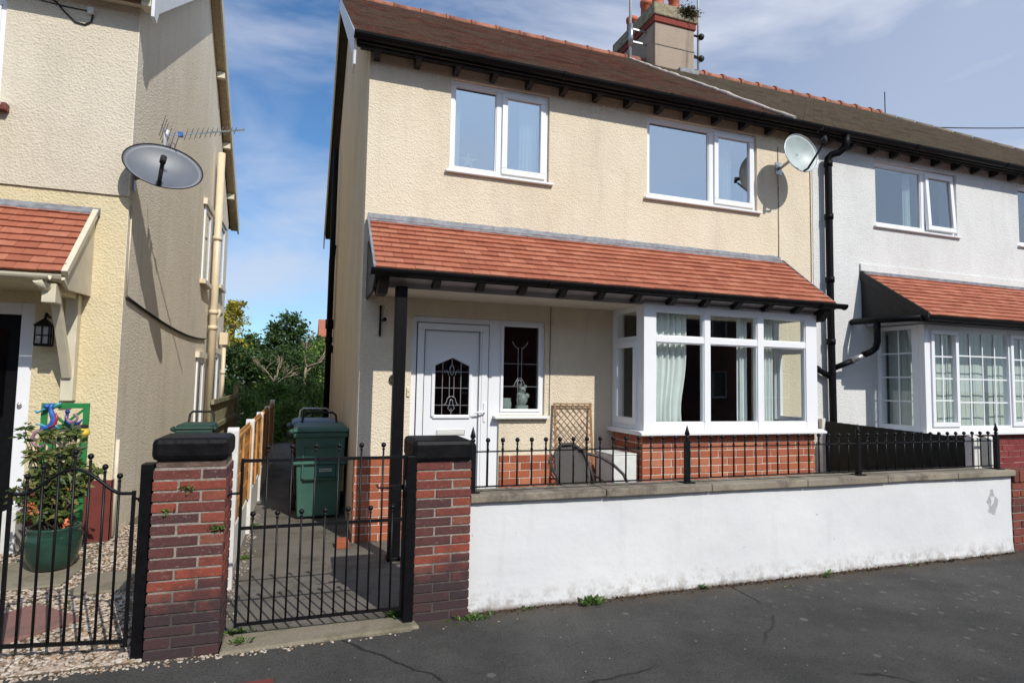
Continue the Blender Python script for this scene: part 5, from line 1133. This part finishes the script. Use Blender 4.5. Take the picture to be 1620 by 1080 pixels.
# gecko (curled lizard) ornament
LZ = thing('lizard_ornament', 'blue and red metal lizard ornament hooked on the left of the green trellis', 'ornament', (-2.64, .38, 1.0), 'metal animals on the green trellis')
y = .385
mb = MB(); mb.path([(-2.585, y, 1.285), (-2.60, y, 1.25), (-2.59, y, 1.20), (-2.565, y, 1.15), (-2.575, y, 1.10), (-2.61, y, 1.075), (-2.66, y, 1.06)], [.012, .018, .022, .03, .03, .022, .018], 8); mb.ball((-2.625, y-.005, 1.26), .03, 8, .7); mb.build('body', 'blue', LZ)
mb = MB(); mb.path([(-2.55, y-.02, 1.20), (-2.54, y-.02, 1.15), (-2.555, y-.02, 1.10), (-2.60, y-.02, 1.07)], [.006, .012, .01, .006], 6); mb.build('stripe', 'red', LZ)
mb = MB(); mb.path([(-2.64, y, 1.06), (-2.70, y, 1.03), (-2.725, y, .97), (-2.70, y, .92), (-2.65, y, .905), (-2.62, y, .93), (-2.625, y, .965)], [.018, .016, .014, .012, .010, .008, .005], 8); mb.build('tail', 'mauve', LZ)
for p, q in (((-2.60, 1.25), (-2.69, 1.20)), ((-2.69, 1.20), (-2.71, 1.22)), ((-2.58, 1.24), (-2.52, 1.29)), ((-2.62, 1.08), (-2.70, 1.10)), ((-2.58, 1.10), (-2.52, 1.06))):
    mb = MB(); mb.path([(p[0], y, p[1]), ((p[0]+q[0])/2, y-.01, (p[1]+q[1])/2+.01), (q[0], y, q[1])], [.012, .010, .006], 6); mb.build('leg', 'cyan', LZ)
SN = thing('snail_ornament', 'mauve and blue curled snail ornament at the top of the green trellis', 'ornament', (-2.42, .38, 1.15), 'metal animals on the green trellis')
mb = MB(); mb.path([(-2.43+.055*math.cos(a_)*(1-a_/20), .38, 1.16+.05*math.sin(a_)*(1-a_/20)) for a_ in [math.pi*.9+i*.35 for i in range(15)]], [.016-.0006*i for i in range(15)], 8); mb.build('shell', 'mauve', SN)
mb = MB(); mb.path([(-2.47, .38, 1.20), (-2.475, .38, 1.13), (-2.44, .38, 1.10), (-2.38, .38, 1.11), (-2.355, .38, 1.14)], [.012, .016, .018, .014, .006], 8); mb.ball((-2.47, .38, 1.21), .02, 8); mb.build('body', 'darkblue', SN)
BE = thing('beetle_ornament', 'yellow beetle ornament with black head on the right of the green trellis', 'ornament', (-2.33, .38, 1.0), 'metal animals on the green trellis')
mb = MB(); mb.ball((-2.335, .38, 1.03), .048, 12, .85); mb.build('body', 'yellowp', BE); mb = MB(); mb.ball((-2.33, .37, 1.083), .028, 10, .7); mb.build('head', 'rubber', BE)
# pot
PO = thing('plant_pot', 'large dark green glazed plant pot on the slab by the yellow wall', 'plant pot', (-2.33, -.18, 0)); pc = (-2.33, -.20, 0)
mb = MB(); mb.lathe([(r_*.9, z_*.92) for r_, z_ in ((.11, .02), (.15, .03), (.19, .12), (.215, .24), (.212, .31), (.19, .345), (.205, .36), (.205, .375), (.185, .38), (.18, .355), (.17, .34))], pc, 28); mb.build('pot_body', 'pot', PO)
mb = MB(); mb.lathe([(.01, .312), (.155, .318), (.155, .30)], pc, 20); mb.build('compost', 'soil', PO)
mb = MB(); base = Vector((-2.33, -.20, .31)); tips = []
for k in range(44):
    a_ = U(0, 6.28); r_ = U(.05, .29); h = U(.12, .80); 
    q = base+Vector((math.cos(a_)*r_-.06*h, math.sin(a_)*r_*.7+.25*h*.8, h)); mid = base.lerp(q, .5)+Vector((U(-.03, .03), U(-.03, .03), .05)); mb.path([base+Vector((U(-.05, .05), U(-.05, .05), 0)), mid, q], [.007, .005, .003], 5); tips += [q, mid, mid.lerp(q, .5)]
ps = thing('potted_shrub', 'evergreen shrub with drooping leaves in the green glazed pot', 'shrub', (-2.33, -.20, .31)); mb.build('stems', 'darkbark', ps)
mb = MB()
for q in tips:
    for _ in range(13):
        d_ = Vector((random.gauss(0, 1), random.gauss(0, 1), random.gauss(-.25, .5))); leaf(mb, q+Vector((U(-.03, .03), U(-.03, .03), U(-.03, .03))), U(.05, .10), asp=.42, d=d_)
mb.build('foliage', 'leaf_shrub', ps, fix=False)
mb = MB()
for p in ((-2.43, -.33, .50), (-2.47, -.30, .53), (-2.22, -.3, .37), (-2.27, -.15, .62)):
    for _ in range(14): leaf(mb, Vector(p)+Vector((U(-.02, .02), U(-.02, .02), U(-.02, .02))), U(.02, .035), asp=.8)
mb.build('flowers', simple('orange_flowers', (.60, .16, .06), .6, .3, 30), ps, fix=False)
# white box with lettering-like squiggles beside the step is the lower door frame: a white planter board
mb = MB(); mb.box(-2.90, -2.80, .40, .62, 0, .36); tag(mb.build('white_box', 'plastic_white', bevel=.006), 'small white box on the ground by the dark door', 'box')

# ============================================================ WEEDS AND LITTER
def weed(x, y, r, n_, label, size=.03, z=0, mat='leaf_weed'):
    mb = MB()
    for _ in range(n_):
        a_ = U(0, 6.28); d_ = Vector((math.cos(a_), math.sin(a_)*.8, U(.15, 1.1))); p = Vector((x+random.gauss(0, r*.5), y+random.gauss(0, r*.22), z+U(0, .01))); leaf(mb, p, size*U(.6, 1.6), asp=.4, d=d_)
    return tag(mb.build('weed', mat, fix=False), label, 'weed', 'weeds along the foot of the walls')
weed(1.47, -2.06, .06, 110, 'bushy green weed against the middle foot of the white wall', .05)
weed(.60, -2.09, .12, 120, 'low weed at the corner between the right gate pillar and the white wall', .03)
weed(1.0, -2.03, .05, 24, 'tiny weed between the pillar corner and the bushy weed', .02)
weed(2.43, -2.02, .03, 16, 'thin grass tuft near the middle of the white wall foot', .04)
weed(3.62, -2.06, .04, 10, 'flat leaf tuft by the right half of the white wall', .045)
weed(-.84, -1.93, .07, 120, 'leafy weed inside the gate by the left gate pillar', .035)
weed(-.80, -2.12, .04, 40, 'small weed on the threshold slab', .03, .03)
weed(.12, -1.93, .05, 90, 'grassy tuft at the base of the right gate post', .05)
weed(-.93, -.3, .05, 60, 'low green weed along the fence foot inside the passage', .03)
weed(-.93, .9, .06, 60, 'second low weed further along the passage fence', .03)
def wallweed(x, z, n_, label):
    mb = MB()
    for _ in range(n_): d_ = Vector((random.gauss(0, 1), -U(.3, 1), random.gauss(0, .5))); leaf(mb, Vector((x+random.gauss(0, .018), -2.168, z+random.gauss(0, .006))), U(.012, .03), asp=.6, d=d_)
    tag(mb.build('weed', 'leaf_weed', fix=False), label, 'weed', 'weeds growing from the pillar joints')
wallweed(-.945, .70, 40, 'largest weed in the brick joints of the left pillar, near its right edge')
wallweed(-1.10, .925, 24, 'weed in the top brick joint of the left pillar')
wallweed(-1.19, .80, 14, 'tiny weed in the left side joints of the left pillar')
# fallen leaves and crumbs along the wall foot
mb = MB()
for _ in range(1500):
    x = U(.6, 6.0); y = -2.008-abs(random.gauss(0, .03)); leaf(mb, (x, y, .004), U(.005, .024), asp=.8, d=Vector((U(-1, 1), U(-1, 1), U(0, .3))))
tag(mb.build('wall_foot_litter', simple('brown_litter', (.09, .055, .03), .9, .5, 40, isl=.5), fix=False), kind='stuff')
for (x, y, s_, lb) in ((3.05, -2.20, .055, 'fallen yellow green leaf on the pavement near the middle of the wall'), (3.13, -2.19, .045, 'second fallen leaf touching the first on the pavement'), (4.55, -2.06, .06, 'fallen green leaf on the pavement close to the right part of the wall')):
    mb = MB(); leaf(mb, (x, y, .008), s_, asp=.7, d=Vector((1, .3, .15))); o = mb.build('fallen_leaf', 'leaf_weed', fix=False); o.modifiers.new('t', 'SOLIDIFY').thickness = .001; tag(o, lb, 'leaf', 'fallen leaves on the pavement')
mb = MB(); mb.box(-.165, -.055, -.20, -.06, .004, .075); tag(mb.build('loose_brick', 'brick_red', bevel=.006), 'single loose red brick on the path at the corner of the cream house', 'brick')
mb = MB(); mb.box(-.80, -.60, -2.80, -2.56, .001, .010); tag(mb.build('access_cover', 'brown_paint', bevel=.003), 'small red brown access cover set in the pavement', 'access cover')

# ============================================================ BACKGROUND TREES
def tree(name, label, cat, loc, th, tr, crowns, size, mat, per, group='trees behind the houses', bark='darkbark'):
    t = thing(name, label, cat, loc, group); x, y, _ = loc
    mb = MB(); mb.path([(x, y, 0), (x+.05, y, th*.5), (x, y, th)], [tr, tr*.8, tr*.4], 8)
    for c, rad, cl in crowns:
        for k in range(3): mb.path([(x, y, th*.5), ((x+c[0])/2+U(-.1, .1), (y+c[1])/2, (th+c[2])/2), (c[0]+U(-.4, .4)*rad[0], c[1], c[2]+U(0, .4)*rad[2])], [tr*.4, tr*.25, tr*.1], 5)
    mb.build('trunk', bark, t)
    mb = MB()
    for c, rad, cl in crowns: crown(mb, c, rad, cl, per, size, cr=max(rad)*.26)
    mb.build('crown', mat, t, fix=False); return t
tree('golden_conifer', 'golden yellow conifer behind the beige house', 'tree', (-2.6, 14, 0), 3.0, .12, [((-2.62, 14, 2.9), (.46, .6, .85), 48), ((-2.5, 14, 3.55), (.26, .3, .35), 18)], .10, 'leaf_yellow', 46)
tree('dark_tree', 'tall dark green tree in the gap between the houses', 'tree', (-1.1, 16, 0), 2.8, .16, [((-1.0, 16, 2.7), (.65, .9, .95), 70), ((-1.9, 16, 2.2), (.9, .9, .9), 80), ((-.2, 16.5, 2.1), (.95, .9, .85), 80)], .13, 'leaf_dark', 60)
tree('bushy_tree', 'bushy mid green tree at the right of the gap beside the cream house', 'tree', (.4, 14.5, 0), 1.8, .12, [((.3, 14.5, 1.8), (1.1, .8, 1.05), 110)], .11, 'leaf_mid', 55)
tree('dark_tree', 'dark green bush below the golden conifer', 'tree', (-2.3, 13, 0), 1.4, .1, [((-2.2, 13, 1.7), (.8, .7, .75), 80)], .11, 'leaf_dark', 55)
tree('dark_tree', 'wide dark evergreen mass low in the middle of the gap', 'tree', (-.9, 13.2, 0), 1.2, .1, [((-1.0, 13.2, 1.25), (1.25, .6, 1.15), 150)], .11, 'leaf_dark', 60)
for i, (x, y, h, lb) in enumerate(((-2.1, 10.6, 1.35, 'mid green hedge bush at the left end of the passage'), (-1.2, 11.4, 1.45, 'mid green hedge bush in the middle of the gap'), (-.2, 10.9, 1.5, 'mid green hedge bush close to the cream gable wall'), (-.9, 9.9, .95, 'low green bush just beyond the passage bins'), (.5, 12.2, 1.7, 'taller hedge bush almost hidden by the cream gable wall'))):
    tree('hedge_bush', lb, 'bush', (x, y, 0), .6, .06, [((x, y, h*.5), (.8, .6, h*.55), 90)], .075, 'leaf_mid', 60, 'hedge bushes behind the bins')
# bare branches against the sky
def bare(x, y, z0, h, label, spread=.8):
    mb = MB()
    def br(p, d, l, r, k):
        q = p+d*l; mid = p.lerp(q, .5)+Vector((U(-.06, .06), U(-.05, .05), U(-.03, .03)))*l*2; mb.path([p, mid, q], [r, r*.8, r*.6], 5)
        if k > 0:
            for _ in range(3 if k > 1 else 2): dd2 = (d+Vector((random.gauss(0, spread*.6), random.gauss(0, .25), random.gauss(.05, .3)))).normalized(); br(p.lerp(q, U(.5, 1)), dd2, l*U(.55, .85), r*.55, k-1)
    br(Vector((x, y, z0)), Vector((.05, 0, 1)), h, .05, 4); tag(mb.build('bare_tree', 'bark'), label, 'tree', 'bare branched trees in the gap')
bare(-.45, 12.3, 1.1, .85, 'pale bare branches sticking up at the right of the gap')
bare(-1.25, 12.2, 1.0, .60, 'pale bare twisted branches in front of the dark tree')
# distant house showing between the trees
DH = thing('distant_house', 'distant brick house with orange roof seen over the trees', 'house', (1.0, 42, 0)); MB().box(-.1, 5.2, 42, 48, 0, 4.3).build('wall', simple('far_brick', (.42, .26, .16), .9), DH)
mb = MB(); mb.prism([(41.6, 4.3), (48.4, 4.3), (45, 6.3)], 'X', .6, 5.4); mb.build('roof', 'tile_red', DH); MB().box(.50, .78, 42, 42.8, 0, 4.65).build('chimney', 'brick_red', DH)

# ============================================================ OTHER SIDE OF THE STREET (seen only as reflections)
OH = thing('opposite_house', 'red brick house row across the street, behind the camera', 'house', (3, -17.5, 0))
mb = MB(); holes = [(x0_, x0_+1.5, z0_, z0_+1.2) for x0_ in (-12, -8.5, -5, -1.5, 2, 5.5, 9, 12.5, 16, 19.5) for z0_ in (1.0, 3.5)]
wall_holes(mb, -16, 24, 0, 5.0, -17.5, -17.75, holes); mb.build('front_wall', 'brick_old2', OH, fix=False)
mb = MB()
for h in holes: ring(mb, h[0], h[1], h[2], h[3], -17.62, -17.56, .07); mb.box((h[0]+h[1])/2-.03, (h[0]+h[1])/2+.03, -17.62, -17.56, h[2], h[3])
mb.build('window_frames', 'pvc', OH)
MB().prism([(-17.2, 4.95), (-21, 7.7), (-25, 4.95)], 'X', -16.2, 24.2).build('roof', 'tile_brown', OH); MB().box(-16, 24, -24.9, -17.8, 0, 4.9).build('house_core', 'interior', OH)
mb = MB(); mb.box(-16, 24, -15.8, -15.6, -.1, .8); tag(mb.build('opposite_wall', 'brick_old2'), 'low brick wall across the street, behind the camera', 'garden wall')
